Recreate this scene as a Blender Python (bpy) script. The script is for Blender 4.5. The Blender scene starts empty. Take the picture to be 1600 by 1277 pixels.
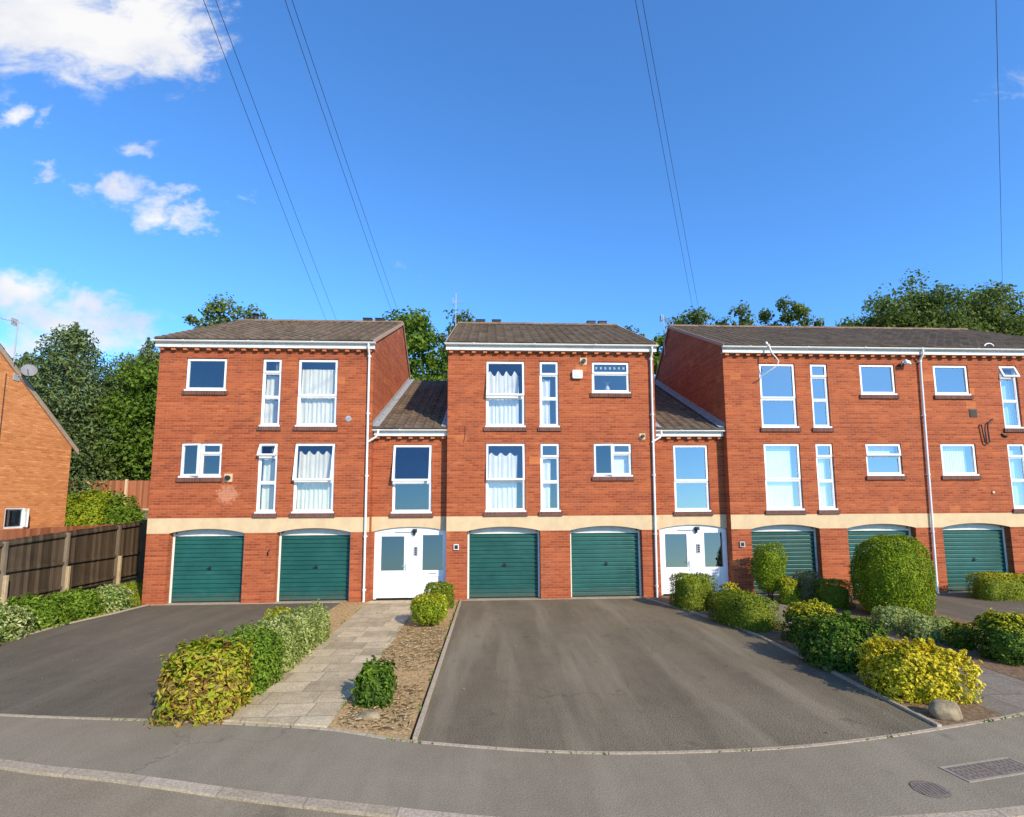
import bpy, math, random
import numpy as np
from mathutils import Vector, Matrix
from mathutils.geometry import tessellate_polygon

D = bpy.data
scn = bpy.context.scene
col = scn.collection
R = math.radians
rng = np.random.default_rng(7)
random.seed(7)

# ------------------------------------------------------------------ helpers
class MB:
    """collects faces, builds ONE mesh object"""
    def __init__(s): s.v = []; s.f = []; s.m = []; s.sm = []
    def add(s, vs, fs, mat=0, smooth=False):
        o = len(s.v); s.v += [tuple(v) for v in vs]
        for f in fs: s.f.append([i + o for i in f]); s.m.append(mat); s.sm.append(smooth)
    def quad(s, a, b, c, d, mat=0): s.add([a, b, c, d], [(0, 1, 2, 3)], mat)
    def box(s, x0, x1, y0, y1, z0, z1, mat=0, M=None):
        vs = [(x, y, z) for x in (x0, x1) for y in (y0, y1) for z in (z0, z1)]
        if M is not None: vs = [M @ Vector(v) for v in vs]
        s.add(vs, [(0, 1, 3, 2), (4, 6, 7, 5), (0, 4, 5, 1), (2, 3, 7, 6), (0, 2, 6, 4), (1, 5, 7, 3)], mat)
    def tube(s, pts, rad, n=8, mat=0, cap=True, smooth=True):
        pts = [Vector(p) for p in pts]
        rad = rad if hasattr(rad, '__len__') else [rad] * len(pts)
        vs = []; fs = []; u = None
        for i, p in enumerate(pts):
            t = (pts[min(i + 1, len(pts) - 1)] - pts[max(i - 1, 0)]).normalized()
            if u is None:
                u = t.cross(Vector((0, 0, 1)))
                if u.length < 1e-3: u = t.cross(Vector((1, 0, 0)))
            u = (u - t * u.dot(t)).normalized(); w = t.cross(u)
            for k in range(n):
                a = 2 * math.pi * k / n
                vs.append(p + (u * math.cos(a) + w * math.sin(a)) * rad[i])
        for i in range(len(pts) - 1):
            for k in range(n):
                fs.append((i * n + k, i * n + (k + 1) % n, (i + 1) * n + (k + 1) % n, (i + 1) * n + k))
        s.add(vs, fs, mat, smooth)
        if cap:
            s.add(vs[:n], [tuple(range(n))[::-1]], mat); s.add(vs[-n:], [tuple(range(n))], mat)
    def prism(s, poly, axis, a0, a1, mat=0):
        """extrude 2D polygon along axis 'x' (poly in y,z), 'y' (poly in x,z) or 'z' (poly in x,y)"""
        def P(q, a): return {'x': (a, q[0], q[1]), 'y': (q[0], a, q[1]), 'z': (q[0], q[1], a)}[axis]
        n = len(poly); vs = [P(q, a0) for q in poly] + [P(q, a1) for q in poly]
        tri = tessellate_polygon([[Vector((q[0], q[1], 0)) for q in poly]])
        s.add(vs, [tuple(t) for t in tri] + [tuple(i + n for i in t) for t in tri]
              + [(i, (i + 1) % n, n + (i + 1) % n, n + i) for i in range(n)], mat)
    def build(s, name, mats, parent=None, bevel=0):
        me = D.meshes.new(name); me.from_pydata(s.v, [], s.f)
        if not isinstance(mats, (list, tuple)): mats = [mats]
        for m in mats: me.materials.append(m)
        me.polygons.foreach_set('material_index', s.m)
        me.polygons.foreach_set('use_smooth', s.sm)
        import bmesh
        bm = bmesh.new(); bm.from_mesh(me); bmesh.ops.recalc_face_normals(bm, faces=bm.faces); bm.to_mesh(me); bm.free()
        o = D.objects.new(name, me); link(o, parent)
        if bevel:
            b = o.modifiers.new('bevel', 'BEVEL'); b.width = bevel; b.segments = 2; b.limit_method = 'ANGLE'
        return o

def link(o, parent=None):
    col.objects.link(o)
    if parent is not None:
        o.parent = parent
        w = Matrix.Identity(4); q = parent
        while q is not None: w = q.matrix_basis @ w if q.parent is None else q.matrix_parent_inverse @ q.matrix_basis @ w; q = q.parent
        o.matrix_parent_inverse = w.inverted()

def tag(o, label=None, cat=None, group=None, kind=None):
    if label: o['label'] = label
    if cat: o['category'] = cat
    if group: o['group'] = group
    if kind: o['kind'] = kind
    return o

def thing(name, loc, label, cat, group=None):
    o = D.objects.new(name, None); o.location = loc; o.empty_display_size = .2
    col.objects.link(o)
    return tag(o, label, cat, group)

def arc(x0, x1, zs, zc, n=16):
    """segmental arch from (x0,zs) to (x1,zs) with crown zc"""
    w = (x1 - x0) / 2; h = zc - zs; r = (w * w + h * h) / (2 * h); cx = (x0 + x1) / 2; cz = zc - r
    a = math.asin(w / r)
    return [(cx + r * math.sin(t), cz + r * math.cos(t)) for t in np.linspace(-a, a, n)]

# ------------------------------------------------------------------ materials
def new_mat(name):
    m = D.materials.new(name); m.use_nodes = True
    nt = m.node_tree; b = nt.nodes['Principled BSDF']
    return m, nt, b
def N(nt, typ, **kw):
    n = nt.nodes.new(typ)
    for k, v in kw.items():
        if k in n.inputs.keys(): n.inputs[k].default_value = v
        else: setattr(n, k, v)
    return n
def ramp(nt, stops, interp='LINEAR'):
    n = nt.nodes.new('ShaderNodeValToRGB'); cr = n.color_ramp; cr.interpolation = interp
    while len(cr.elements) < len(stops): cr.elements.new(.5)
    for e, (p, c) in zip(cr.elements, stops): e.position = p; e.color = (*c, 1) if len(c) == 3 else c
    return n
def mix(nt, a, b, fac, blend='MIX'):
    n = nt.nodes.new('ShaderNodeMix'); n.data_type = 'RGBA'; n.blend_type = blend
    for s, v in ((6, a), (7, b), (0, fac)):
        if isinstance(v, bpy.types.NodeSocket): nt.links.new(v, n.inputs[s])
        else: n.inputs[s].default_value = (*v, 1) if (s != 0 and len(v) == 3) else v
    return n.outputs[2]
def math_(nt, op, a, b=0., c=None, clamp=False):
    n = nt.nodes.new('ShaderNodeMath'); n.operation = op; n.use_clamp = clamp
    for i, v in enumerate((a, b, c)):
        if v is None: continue
        if isinstance(v, bpy.types.NodeSocket): nt.links.new(v, n.inputs[i])
        else: n.inputs[i].default_value = v
    return n.outputs[0]
def coords(nt, scale=(1, 1, 1)):
    t = N(nt, 'ShaderNodeTexCoord'); mp = N(nt, 'ShaderNodeMapping'); mp.inputs['Scale'].default_value = scale
    nt.links.new(t.outputs['Object'], mp.inputs[0]); return mp.outputs[0]
def noise(nt, vec, scale, detail=4, rough=.55):
    n = N(nt, 'ShaderNodeTexNoise', Scale=scale, Detail=detail, Roughness=rough); nt.links.new(vec, n.inputs['Vector']); return n.outputs['Fac']
def bump(nt, b, h, strength=.3, dist=.01):
    n = N(nt, 'ShaderNodeBump', Strength=strength, Distance=dist); nt.links.new(h, n.inputs['Height']); nt.links.new(n.outputs[0], b.inputs['Normal'])

def mat_plain(name, c, rough=.5, var=.12, scale=6, spec=.5, bs=0., dirt=None):
    m, nt, b = new_mat(name); v = coords(nt)
    n = noise(nt, v, scale, 6, .6)
    r = ramp(nt, [(.3, tuple(x * (1 - var) for x in c)), (.7, tuple(min(1, x * (1 + var)) for x in c))]); nt.links.new(n, r.inputs[0])
    out = r.outputs[0]
    if dirt:
        n2 = noise(nt, coords(nt, (1, 1, .35)), 2.2, 8, .7); r2 = ramp(nt, [(.48, (0, 0, 0)), (.75, (1, 1, 1))]); nt.links.new(n2, r2.inputs[0])
        out = mix(nt, out, dirt, math_(nt, 'MULTIPLY', r2.outputs[0], .5))
    nt.links.new(out, b.inputs['Base Color']); b.inputs['Roughness'].default_value = rough
    b.inputs['Specular IOR Level'].default_value = spec
    if bs: bump(nt, b, noise(nt, v, 60, 4), bs, .005)
    return m

def mat_brick(name, c1, c2, mortar, patch, patch_amt=.93, bw=.225, rh=.075, seed=0, msize=.012, stain=(.2, .06, .04), hjoint=.42, vjoint=.30, streak=.95, chip=None, bloom=None):
    m, nt, b = new_mat(name)
    t = N(nt, 'ShaderNodeTexCoord'); sx = N(nt, 'ShaderNodeSeparateXYZ'); nt.links.new(t.outputs['Object'], sx.inputs[0])
    u = math_(nt, 'ADD', math_(nt, 'ADD', sx.outputs[0], sx.outputs[1]), 40.0 + seed); z = sx.outputs[2]
    cv = N(nt, 'ShaderNodeCombineXYZ'); nt.links.new(u, cv.inputs[0]); nt.links.new(z, cv.inputs[1])
    def brick(w, h, ms, off=.5):
        k = N(nt, 'ShaderNodeTexBrick', Scale=1.0); k.inputs['Brick Width'].default_value = w; k.inputs['Row Height'].default_value = h
        k.inputs['Mortar Size'].default_value = ms; k.inputs['Mortar Smooth'].default_value = .15; k.offset = off
        nt.links.new(cv.outputs[0], k.inputs['Vector']); return k
    k = brick(bw, rh, msize); k.inputs['Color1'].default_value = (0, 0, 0, 1); k.inputs['Color2'].default_value = (1, 1, 1, 1); k.inputs['Mortar'].default_value = (.5, .5, .5, 1)
    n1 = noise(nt, cv.outputs[0], 1.3, 6, .6)
    n2 = noise(nt, cv.outputs[0], 45, 3, .6)
    rowv = N(nt, 'ShaderNodeTexWhiteNoise'); rowv.noise_dimensions = '1D'
    nt.links.new(math_(nt, 'FLOOR', math_(nt, 'DIVIDE', z, rh)), rowv.inputs['W'])
    lm = N(nt, 'ShaderNodeMapping'); lm.inputs['Scale'].default_value = (1.1, 13.33, 1); nt.links.new(cv.outputs[0], lm.inputs[0])
    n3 = noise(nt, lm.outputs[0], 1.0, 4, .6)
    f = math_(nt, 'ADD', math_(nt, 'MULTIPLY', k.outputs['Color'], .55), math_(nt, 'MULTIPLY', math_(nt, 'SUBTRACT', n2, .5), .7))
    f = math_(nt, 'ADD', f, math_(nt, 'MULTIPLY', math_(nt, 'SUBTRACT', n1, .35), .9))
    f = math_(nt, 'ADD', f, math_(nt, 'MULTIPLY', math_(nt, 'SUBTRACT', rowv.outputs[0], .5), .40))
    f = math_(nt, 'ADD', f, math_(nt, 'MULTIPLY', math_(nt, 'SUBTRACT', n3, .5), streak), clamp=True)
    c = mix(nt, c1, c2, f)
    # odd replacement bricks, lighter orange
    p = brick(.34, .225, 0.0, .37); p.inputs['Color1'].default_value = (0, 0, 0, 1); p.inputs['Color2'].default_value = (1, 1, 1, 1)
    pf = N(nt, 'ShaderNodeMapRange'); pf.inputs['From Min'].default_value = patch_amt; pf.inputs['From Max'].default_value = patch_amt + .02
    nt.links.new(p.outputs['Color'], pf.inputs['Value'])
    c = mix(nt, c, patch, math_(nt, 'MULTIPLY', pf.outputs[0], .5))
    # rain staining, long vertical noise
    sv = N(nt, 'ShaderNodeMapping'); sv.inputs['Scale'].default_value = (1.6, .35, 1); nt.links.new(cv.outputs[0], sv.inputs[0])
    s = noise(nt, sv.outputs[0], 1.4, 8, .65); sr = ramp(nt, [(.52, (0, 0, 0)), (.78, (1, 1, 1))]); nt.links.new(s, sr.inputs[0])
    c = mix(nt, c, stain, math_(nt, 'MULTIPLY', sr.outputs[0], .55))
    # small chips and lime blooms
    ch = noise(nt, cv.outputs[0], 14, 8, .75); cr = ramp(nt, [(.60 if chip else .69, (0, 0, 0)), (.66 if chip else .73, (1, 1, 1))]); nt.links.new(ch, cr.inputs[0])
    c = mix(nt, c, chip or tuple(min(1, x * 1.25 + .05) for x in patch), math_(nt, 'MULTIPLY', cr.outputs[0], .8 if chip else .4))
    hz = math_(nt, 'FRACT', math_(nt, 'ADD', math_(nt, 'DIVIDE', z, rh), .08))
    hj = math_(nt, 'LESS_THAN', hz, .17)
    jf = math_(nt, 'MAXIMUM', math_(nt, 'MULTIPLY', hj, hjoint), math_(nt, 'MULTIPLY', k.outputs['Fac'], vjoint))
    if bloom:
        dx = math_(nt, 'DIVIDE', math_(nt, 'SUBTRACT', sx.outputs[0], bloom[0]), .45); dz = math_(nt, 'DIVIDE', math_(nt, 'SUBTRACT', z, bloom[1]), .40)
        rr_ = math_(nt, 'ADD', math_(nt, 'MULTIPLY', dx, dx), math_(nt, 'MULTIPLY', dz, dz))
        bl = ramp(nt, [(.57, (0, 0, 0)), (.68, (1, 1, 1))]); nt.links.new(math_(nt, 'SUBTRACT', noise(nt, cv.outputs[0], 9, 8, .75), math_(nt, 'MULTIPLY', math_(nt, 'SUBTRACT', rr_, .75), .35)), bl.inputs[0])
        c = mix(nt, c, (.72, .34, .20), math_(nt, 'MULTIPLY', bl.outputs[0], .5))
    c = mix(nt, c, mortar, jf)
    nt.links.new(c, b.inputs['Base Color']); b.inputs['Roughness'].default_value = .85; b.inputs['Specular IOR Level'].default_value = .25
    h = math_(nt, 'ADD', math_(nt, 'SUBTRACT', 1.0, k.outputs['Fac']), math_(nt, 'MULTIPLY', n2, .5))
    bump(nt, b, h, .7, .012)
    return m

def mat_asphalt(name, c, patch_c, seed=0., speck=.25, warm=(.3, .25, .19), grain=1., track=1.2):
    m, nt, b = new_mat(name); t = coords(nt)
    mp = N(nt, 'ShaderNodeMapping'); mp.inputs['Location'].default_value = (seed, seed * .7, 0); nt.links.new(t, mp.inputs[0]); v = mp.outputs[0]
    big = noise(nt, v, .55, 6, .6); med = noise(nt, v, 3.5, 6, .65); fine = noise(nt, v, 70, 4, .7)
    st = N(nt, 'ShaderNodeMapping'); st.inputs['Scale'].default_value = (1.3, .22, 1); nt.links.new(v, st.inputs[0])
    streak = noise(nt, st.outputs[0], 1.1, 5, .6)
    f = math_(nt, 'ADD', math_(nt, 'MULTIPLY', big, .8), math_(nt, 'ADD', math_(nt, 'MULTIPLY', med, .45), math_(nt, 'MULTIPLY', streak, track)))
    r = ramp(nt, [(.75, c), (1.3, patch_c)]); r.color_ramp.elements[0].position = .36; r.color_ramp.elements[1].position = .68
    nt.links.new(math_(nt, 'DIVIDE', f, 1.25 + track), r.inputs[0])
    fr = ramp(nt, [(.36, (1 - .5 * grain,) * 3), (.66, (1 + .52 * grain, 1 + .5 * grain, 1 + .46 * grain))]); nt.links.new(fine, fr.inputs[0])
    o = mix(nt, r.outputs[0], fr.outputs[0], 1.0, 'MULTIPLY')
    s2 = N(nt, 'ShaderNodeMapping'); s2.inputs['Scale'].default_value = (1.0, .10, 1); nt.links.new(v, s2.inputs[0])
    pl = ramp(nt, [(.50, (0, 0, 0)), (.66, (1, 1, 1))]); nt.links.new(noise(nt, s2.outputs[0], 1.5, 5, .6), pl.inputs[0])
    o = mix(nt, o, tuple(x * 1.32 for x in patch_c), math_(nt, 'MULTIPLY', math_(nt, 'MULTIPLY', pl.outputs[0], track / 1.2), math_(nt, 'MULTIPLY', fine, 1.1)))
    oil = ramp(nt, [(.66, (0, 0, 0)), (.74, (1, 1, 1))]); nt.links.new(noise(nt, v, 1.7, 4, .5), oil.inputs[0])
    o = mix(nt, o, tuple(x * .55 for x in c), math_(nt, 'MULTIPLY', oil.outputs[0], .5))
    ck = N(nt, 'ShaderNodeTexVoronoi', Scale=.55); ck.feature = 'DISTANCE_TO_EDGE'
    wv = N(nt, 'ShaderNodeTexNoise', Scale=2.5, Detail=5.0, Roughness=.65); nt.links.new(v, wv.inputs['Vector'])
    wm = N(nt, 'ShaderNodeVectorMath', operation='MULTIPLY_ADD'); nt.links.new(wv.outputs['Color'], wm.inputs[0]); wm.inputs[1].default_value = (.7, .7, 0); nt.links.new(v, wm.inputs[2]); nt.links.new(wm.outputs[0], ck.inputs['Vector'])
    cr_ = ramp(nt, [(.003, (1, 1, 1)), (.007, (0, 0, 0))]); nt.links.new(ck.outputs['Distance'], cr_.inputs[0])
    cg = ramp(nt, [(.52, (0, 0, 0)), (.62, (1, 1, 1))]); nt.links.new(noise(nt, v, .45, 3, .5), cg.inputs[0])
    o = mix(nt, o, tuple(x * .42 for x in c), math_(nt, 'MULTIPLY', math_(nt, 'MULTIPLY', cr_.outputs[0], cg.outputs[0]), .38))
    vo = N(nt, 'ShaderNodeTexVoronoi', Scale=42.0); nt.links.new(v, vo.inputs['Vector'])
    dots = ramp(nt, [(.07, (1, 1, 1)), (.13, (0, 0, 0))]); nt.links.new(vo.outputs['Distance'], dots.inputs[0])
    wn = ramp(nt, [(.55, (0, 0, 0)), (.7, (1, 1, 1))]); nt.links.new(noise(nt, v, 7, 4, .7), wn.inputs[0])
    o = mix(nt, o, warm, math_(nt, 'MULTIPLY', math_(nt, 'MULTIPLY', dots.outputs[0], wn.outputs[0]), speck * 2.4))
    nt.links.new(o, b.inputs['Base Color']); b.inputs['Roughness'].default_value = .9; b.inputs['Specular IOR Level'].default_value = .25
    bump(nt, b, math_(nt, 'ADD', fine, vo.outputs['Distance']), .2 + .35 * max(0, grain - .4) / .6, .006)
    return m

def mat_slab(name, cs, mortar, w, h, ms=.012):
    m, nt, b = new_mat(name); v = coords(nt)
    wob = N(nt, 'ShaderNodeTexNoise', Scale=1.5, Detail=2.0); nt.links.new(v, wob.inputs['Vector'])
    va = N(nt, 'ShaderNodeVectorMath', operation='MULTIPLY_ADD'); nt.links.new(wob.outputs['Color'], va.inputs[0]); va.inputs[1].default_value = (.03, .03, 0); nt.links.new(v, va.inputs[2])
    k = N(nt, 'ShaderNodeTexBrick', Scale=1.0); k.inputs['Brick Width'].default_value = w; k.inputs['Row Height'].default_value = h
    k.inputs['Mortar Size'].default_value = ms; k.inputs['Mortar Smooth'].default_value = .1; k.offset = .43; k.squash = .72; k.squash_frequency = 3
    nt.links.new(va.outputs[0], k.inputs['Vector'])
    k.inputs['Color1'].default_value = (0, 0, 0, 1); k.inputs['Color2'].default_value = (1, 1, 1, 1)
    f = math_(nt, 'ADD', math_(nt, 'MULTIPLY', k.outputs['Color'], .42), math_(nt, 'MULTIPLY', math_(nt, 'SUBTRACT', noise(nt, v, 3.0, 9, .75), .28), 1.35), clamp=True)
    r = ramp(nt, [(0, cs[0]), (.5, cs[1]), (1, cs[2])]); nt.links.new(f, r.inputs[0])
    fr = ramp(nt, [(.35, (.66, .66, .66)), (.65, (1.3, 1.3, 1.3))]); nt.links.new(noise(nt, v, 38, 6, .75), fr.inputs[0])
    o = mix(nt, r.outputs[0], fr.outputs[0], 1.0, 'MULTIPLY')
    o = mix(nt, o, mortar, k.outputs['Fac'])
    nt.links.new(o, b.inputs['Base Color']); b.inputs['Roughness'].default_value = .88; b.inputs['Specular IOR Level'].default_value = .25
    bump(nt, b, math_(nt, 'ADD', math_(nt, 'SUBTRACT', 1., k.outputs['Fac']), math_(nt, 'MULTIPLY', noise(nt, v, 25, 6, .7), .6)), .6, .02)
    return m

def mat_leaf(name, stops, trans=.35, rough=.5, clump=None, spec=.15, cscale=1.6):
    rough = max(rough, .55); spec = min(spec, .22)
    """colour per leaf (random per island) plus a slow species variation"""
    m, nt, b = new_mat(name)
    g = N(nt, 'ShaderNodeNewGeometry'); v = coords(nt)
    f = g.outputs['Random Per Island']
    n = noise(nt, v, cscale, 3, .6)
    f = math_(nt, 'ADD', math_(nt, 'MULTIPLY', f, .6), math_(nt, 'MULTIPLY', math_(nt, 'SUBTRACT', n, .3), 1.0), clamp=True)
    r = ramp(nt, stops); nt.links.new(f, r.inputs[0]); c = r.outputs[0]
    nt.links.new(c, b.inputs['Base Color']); b.inputs['Roughness'].default_value = rough; b.inputs['Specular IOR Level'].default_value = spec
    tr = N(nt, 'ShaderNodeBsdfTranslucent'); nt.links.new(c, tr.inputs['Color'])
    ms = N(nt, 'ShaderNodeMixShader'); ms.inputs[0].default_value = trans
    nt.links.new(b.outputs[0], ms.inputs[1]); nt.links.new(tr.outputs[0], ms.inputs[2])
    nt.links.new(ms.outputs[0], nt.nodes['Material Output'].inputs['Surface'])
    return m

def mat_glass(name, tint=(.93, .95, .95), refl=.2, rough=.01, gl=(.9, .95, 1.0), bow=.03):
    m, nt, b = new_mat(name); nt.nodes.remove(b)
    tr = N(nt, 'ShaderNodeBsdfTransparent'); tr.inputs[0].default_value = (*tint, 1)
    gs = N(nt, 'ShaderNodeBsdfGlossy'); gs.inputs['Color'].default_value = (*gl, 1); gs.inputs['Roughness'].default_value = rough
    bp = N(nt, 'ShaderNodeBump', Strength=.05, Distance=.02); nt.links.new(noise(nt, coords(nt), 1.4, 1), bp.inputs['Height']); bw_ = N(nt, 'ShaderNodeVectorMath', operation='ADD'); nt.links.new(bp.outputs[0], bw_.inputs[0]); bw_.inputs[1].default_value = (0, 0, bow)
    bn = N(nt, 'ShaderNodeVectorMath', operation='NORMALIZE'); nt.links.new(bw_.outputs[0], bn.inputs[0]); nt.links.new(bn.outputs[0], gs.inputs['Normal'])
    lw = N(nt, 'ShaderNodeLayerWeight', Blend=.5)
    ms = N(nt, 'ShaderNodeMixShader'); nt.links.new(math_(nt, 'ADD', math_(nt, 'MULTIPLY', math_(nt, 'POWER', lw.outputs['Facing'], 4.0), .7), refl, clamp=True), ms.inputs[0])
    nt.links.new(tr.outputs[0], ms.inputs[1]); nt.links.new(gs.outputs[0], ms.inputs[2])
    nt.links.new(ms.outputs[0], nt.nodes['Material Output'].inputs['Surface'])
    return m

def mat_cloth(name, c, trans=.35):
    m, nt, b = new_mat(name)
    v = coords(nt, (1, 1, .2)); r = ramp(nt, [(.35, tuple(x * .86 for x in c)), (.65, c)]); nt.links.new(noise(nt, v, 9, 4), r.inputs[0])
    nt.links.new(r.outputs[0], b.inputs['Base Color']); b.inputs['Roughness'].default_value = .9
    tr = N(nt, 'ShaderNodeBsdfTranslucent'); nt.links.new(r.outputs[0], tr.inputs['Color'])
    ms = N(nt, 'ShaderNodeMixShader'); ms.inputs[0].default_value = trans
    nt.links.new(b.outputs[0], ms.inputs[1]); nt.links.new(tr.outputs[0], ms.inputs[2]); nt.links.new(ms.outputs[0], nt.nodes['Material Output'].inputs['Surface'])
    return m

def mat_tiles(name, cs):
    m, nt, b = new_mat(name)
    uv = N(nt, 'ShaderNodeTexCoord').outputs['Object']
    sx = N(nt, 'ShaderNodeSeparateXYZ'); nt.links.new(uv, sx.inputs[0])
    cell = N(nt, 'ShaderNodeCombineXYZ')
    nt.links.new(math_(nt, 'FLOOR', math_(nt, 'DIVIDE', sx.outputs[0], .3)), cell.inputs[0]); nt.links.new(math_(nt, 'FLOOR', math_(nt, 'DIVIDE', sx.outputs[1], .3)), cell.inputs[1])
    wn = N(nt, 'ShaderNodeTexWhiteNoise'); nt.links.new(cell.outputs[0], wn.inputs['Vector'])
    n = noise(nt, uv, 1.1, 7, .65); n2 = noise(nt, uv, 26, 6, .75)
    f = math_(nt, 'ADD', math_(nt, 'MULTIPLY', wn.outputs['Value'], .45), math_(nt, 'ADD', math_(nt, 'MULTIPLY', math_(nt, 'SUBTRACT', n, .35), .8), math_(nt, 'MULTIPLY', math_(nt, 'SUBTRACT', n2, .5), .9)), clamp=True)
    r = ramp(nt, [(0, cs[0]), (.5, cs[1]), (1, cs[2])]); nt.links.new(f, r.inputs[0])
    li = noise(nt, uv, 9, 8, .75); lr = ramp(nt, [(.6, (0, 0, 0)), (.7, (1, 1, 1))]); nt.links.new(li, lr.inputs[0])
    c = mix(nt, r.outputs[0], (.27, .235, .15), math_(nt, 'MULTIPLY', lr.outputs[0], .3))
    nt.links.new(c, b.inputs['Base Color']); b.inputs['Roughness'].default_value = .92; b.inputs['Specular IOR Level'].default_value = .2
    bump(nt, b, n2, .4, .01)
    return m

def mat_wood(name, cs, rough=.85):
    m, nt, b = new_mat(name)
    t = N(nt, 'ShaderNodeTexCoord').outputs['Object']; sx = N(nt, 'ShaderNodeSeparateXYZ'); nt.links.new(t, sx.inputs[0])
    u = math_(nt, 'ADD', sx.outputs[0], sx.outputs[1])
    wn = N(nt, 'ShaderNodeTexWhiteNoise'); wn.noise_dimensions = '1D'; nt.links.new(math_(nt, 'FLOOR', math_(nt, 'DIVIDE', u, .125)), wn.inputs['W'])
    n = noise(nt, coords(nt, (9, 9, .8)), 3, 6, .65)
    f = math_(nt, 'ADD', math_(nt, 'MULTIPLY', wn.outputs[0], .5), math_(nt, 'MULTIPLY', n, .6))
    r = ramp(nt, [(.25, cs[0]), (.55, cs[1]), (.85, cs[2])]); nt.links.new(f, r.inputs[0])
    nt.links.new(r.outputs[0], b.inputs['Base Color']); b.inputs['Roughness'].default_value = rough; b.inputs['Specular IOR Level'].default_value = .2
    bump(nt, b, n, .4, .01)
    return m

def mat_ground(name, soil, grass):
    m, nt, b = new_mat(name); v = coords(nt)
    f = ramp(nt, [(.42, (0, 0, 0)), (.56, (1, 1, 1))]); nt.links.new(noise(nt, v, .9, 7, .7), f.inputs[0])
    r1 = ramp(nt, [(.3, tuple(x * .6 for x in soil)), (.7, tuple(x * 1.35 for x in soil))]); nt.links.new(noise(nt, v, 22, 8, .75), r1.inputs[0])
    r2 = ramp(nt, [(.3, tuple(x * .55 for x in grass)), (.7, tuple(x * 1.5 for x in grass))]); nt.links.new(noise(nt, v, 30, 6, .75), r2.inputs[0])
    nt.links.new(mix(nt, r1.outputs[0], r2.outputs[0], f.outputs[0]), b.inputs['Base Color']); b.inputs['Roughness'].default_value = .95; b.inputs['Specular IOR Level'].default_value = .15
    bump(nt, b, noise(nt, v, 35, 8, .75), .8, .03)
    return m

BRICK = mat_brick('red_brick', (.255, .050, .018), (.51, .130, .044), (.46, .20, .10), (.70, .22, .064), .978, bloom=(-8.3, 3.15))
BRICK_N = mat_brick('orange_brick', (.56, .18, .055), (.97, .40, .148), (.62, .27, .10), (.40, .15, .045), 1.1, seed=13, stain=(.62, .25, .08), vjoint=.75, hjoint=.5, streak=.35, chip=(.36, .12, .035))
SILLB = mat_brick('sill_brick', (.10, .040, .030), (.22, .085, .06), (.2, .12, .09), (.2, .08, .05), 1.1, bw=.075, rh=.5, msize=.01, vjoint=.8, hjoint=0.)
CORB = mat_plain('corbel_brick', (.46, .15, .062), .85, .15, 8, .2)
BAND = mat_plain('cream_concrete', (.64, .46, .265), .85, .10, 3, .25, .3, dirt=(.46, .36, .25))
WHITE = mat_plain('white_upvc', (.80, .80, .79), .4, .05, 3, .45, dirt=(.62, .60, .54))
WHITED = mat_plain('white_painted_board', (.76, .74, .69), .5, .06, 2, .4, dirt=(.5, .47, .40))
PIPE = mat_plain('white_pipe_plastic', (.78, .77, .74), .4, .05, 2, .5, dirt=(.55, .52, .46))
CREAMW = mat_plain('cream_painted_timber', (.72, .69, .60), .6, .08, 4, .4)
GREYP = mat_plain('weathered_white_panel', (.55, .55, .54), .6, .1, 4, .4)
def mat_green():
    m, nt, b = new_mat('green_garage_paint'); v = coords(nt)
    r = ramp(nt, [(.3, (.007, .060, .047)), (.7, (.013, .092, .074))]); nt.links.new(noise(nt, v, 1.6, 5, .6), r.inputs[0])
    d = ramp(nt, [(.55, (0, 0, 0)), (.8, (1, 1, 1))]); nt.links.new(noise(nt, coords(nt, (.6, 1, 3)), 3, 8, .7), d.inputs[0])
    oi = N(nt, 'ShaderNodeObjectInfo'); pv = ramp(nt, [(0, (.75, .78, .80)), (1, (1.6, 1.32, 1.36))]); nt.links.new(oi.outputs['Random'], pv.inputs[0])
    c = mix(nt, mix(nt, r.outputs[0], (.05, .17, .14), math_(nt, 'MULTIPLY', d.outputs[0], .45)), pv.outputs[0], 1.0, 'MULTIPLY')
    sz = N(nt, 'ShaderNodeSeparateXYZ'); nt.links.new(v, sz.inputs[0])
    gm = N(nt, 'ShaderNodeMapRange'); nt.links.new(math_(nt, 'ADD', sz.outputs[2], math_(nt, 'MULTIPLY', noise(nt, v, 6, 6, .7), .5)), gm.inputs['Value']); gm.inputs['From Min'].default_value = .55; gm.inputs['From Max'].default_value = .25
    c = mix(nt, c, (.10, .095, .07), math_(nt, 'MULTIPLY', gm.outputs[0], .55))
    nt.links.new(c, b.inputs['Base Color'])
    b.inputs['Roughness'].default_value = .42; b.inputs['Specular IOR Level'].default_value = .4
    return m
GREEN = mat_green()
DARK = mat_plain('black_plastic', (.02, .02, .022), .5, .2, 8, .4)
METAL = mat_plain('grey_metal', (.38, .39, .40), .4, .1, 8, .6)
LEAD = mat_plain('lead_flashing', (.30, .31, .32), .6, .12, 5, .4)
TILE = mat_tiles('brown_roof_tiles', ((.095, .066, .044), (.155, .110, .075), (.215, .158, .110)))
RIDGE = mat_tiles('ridge_tiles', ((.15, .09, .06), (.25, .16, .10), (.34, .22, .14)))
VERGE = mat_plain('verge_mortar', (.42, .27, .19), .9, .15, 8, .2)
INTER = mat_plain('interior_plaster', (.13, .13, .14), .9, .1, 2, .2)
GLASS = mat_glass('window_glass', refl=.16)
GLASS_R = mat_glass('coated_window_glass', refl=.28)
GLASS_D = mat_glass('door_glass', (.30, .33, .34), .15, gl=(.92, .84, .80), bow=.075)
FROST = mat_plain('obscured_glass', (.22, .33, .40), .25, .25, 14, .6)
CURT = mat_cloth('cream_curtain', (.92, .87, .70), .2)
CURTW = mat_cloth('white_curtain', (.93, .91, .84), .2)
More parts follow.
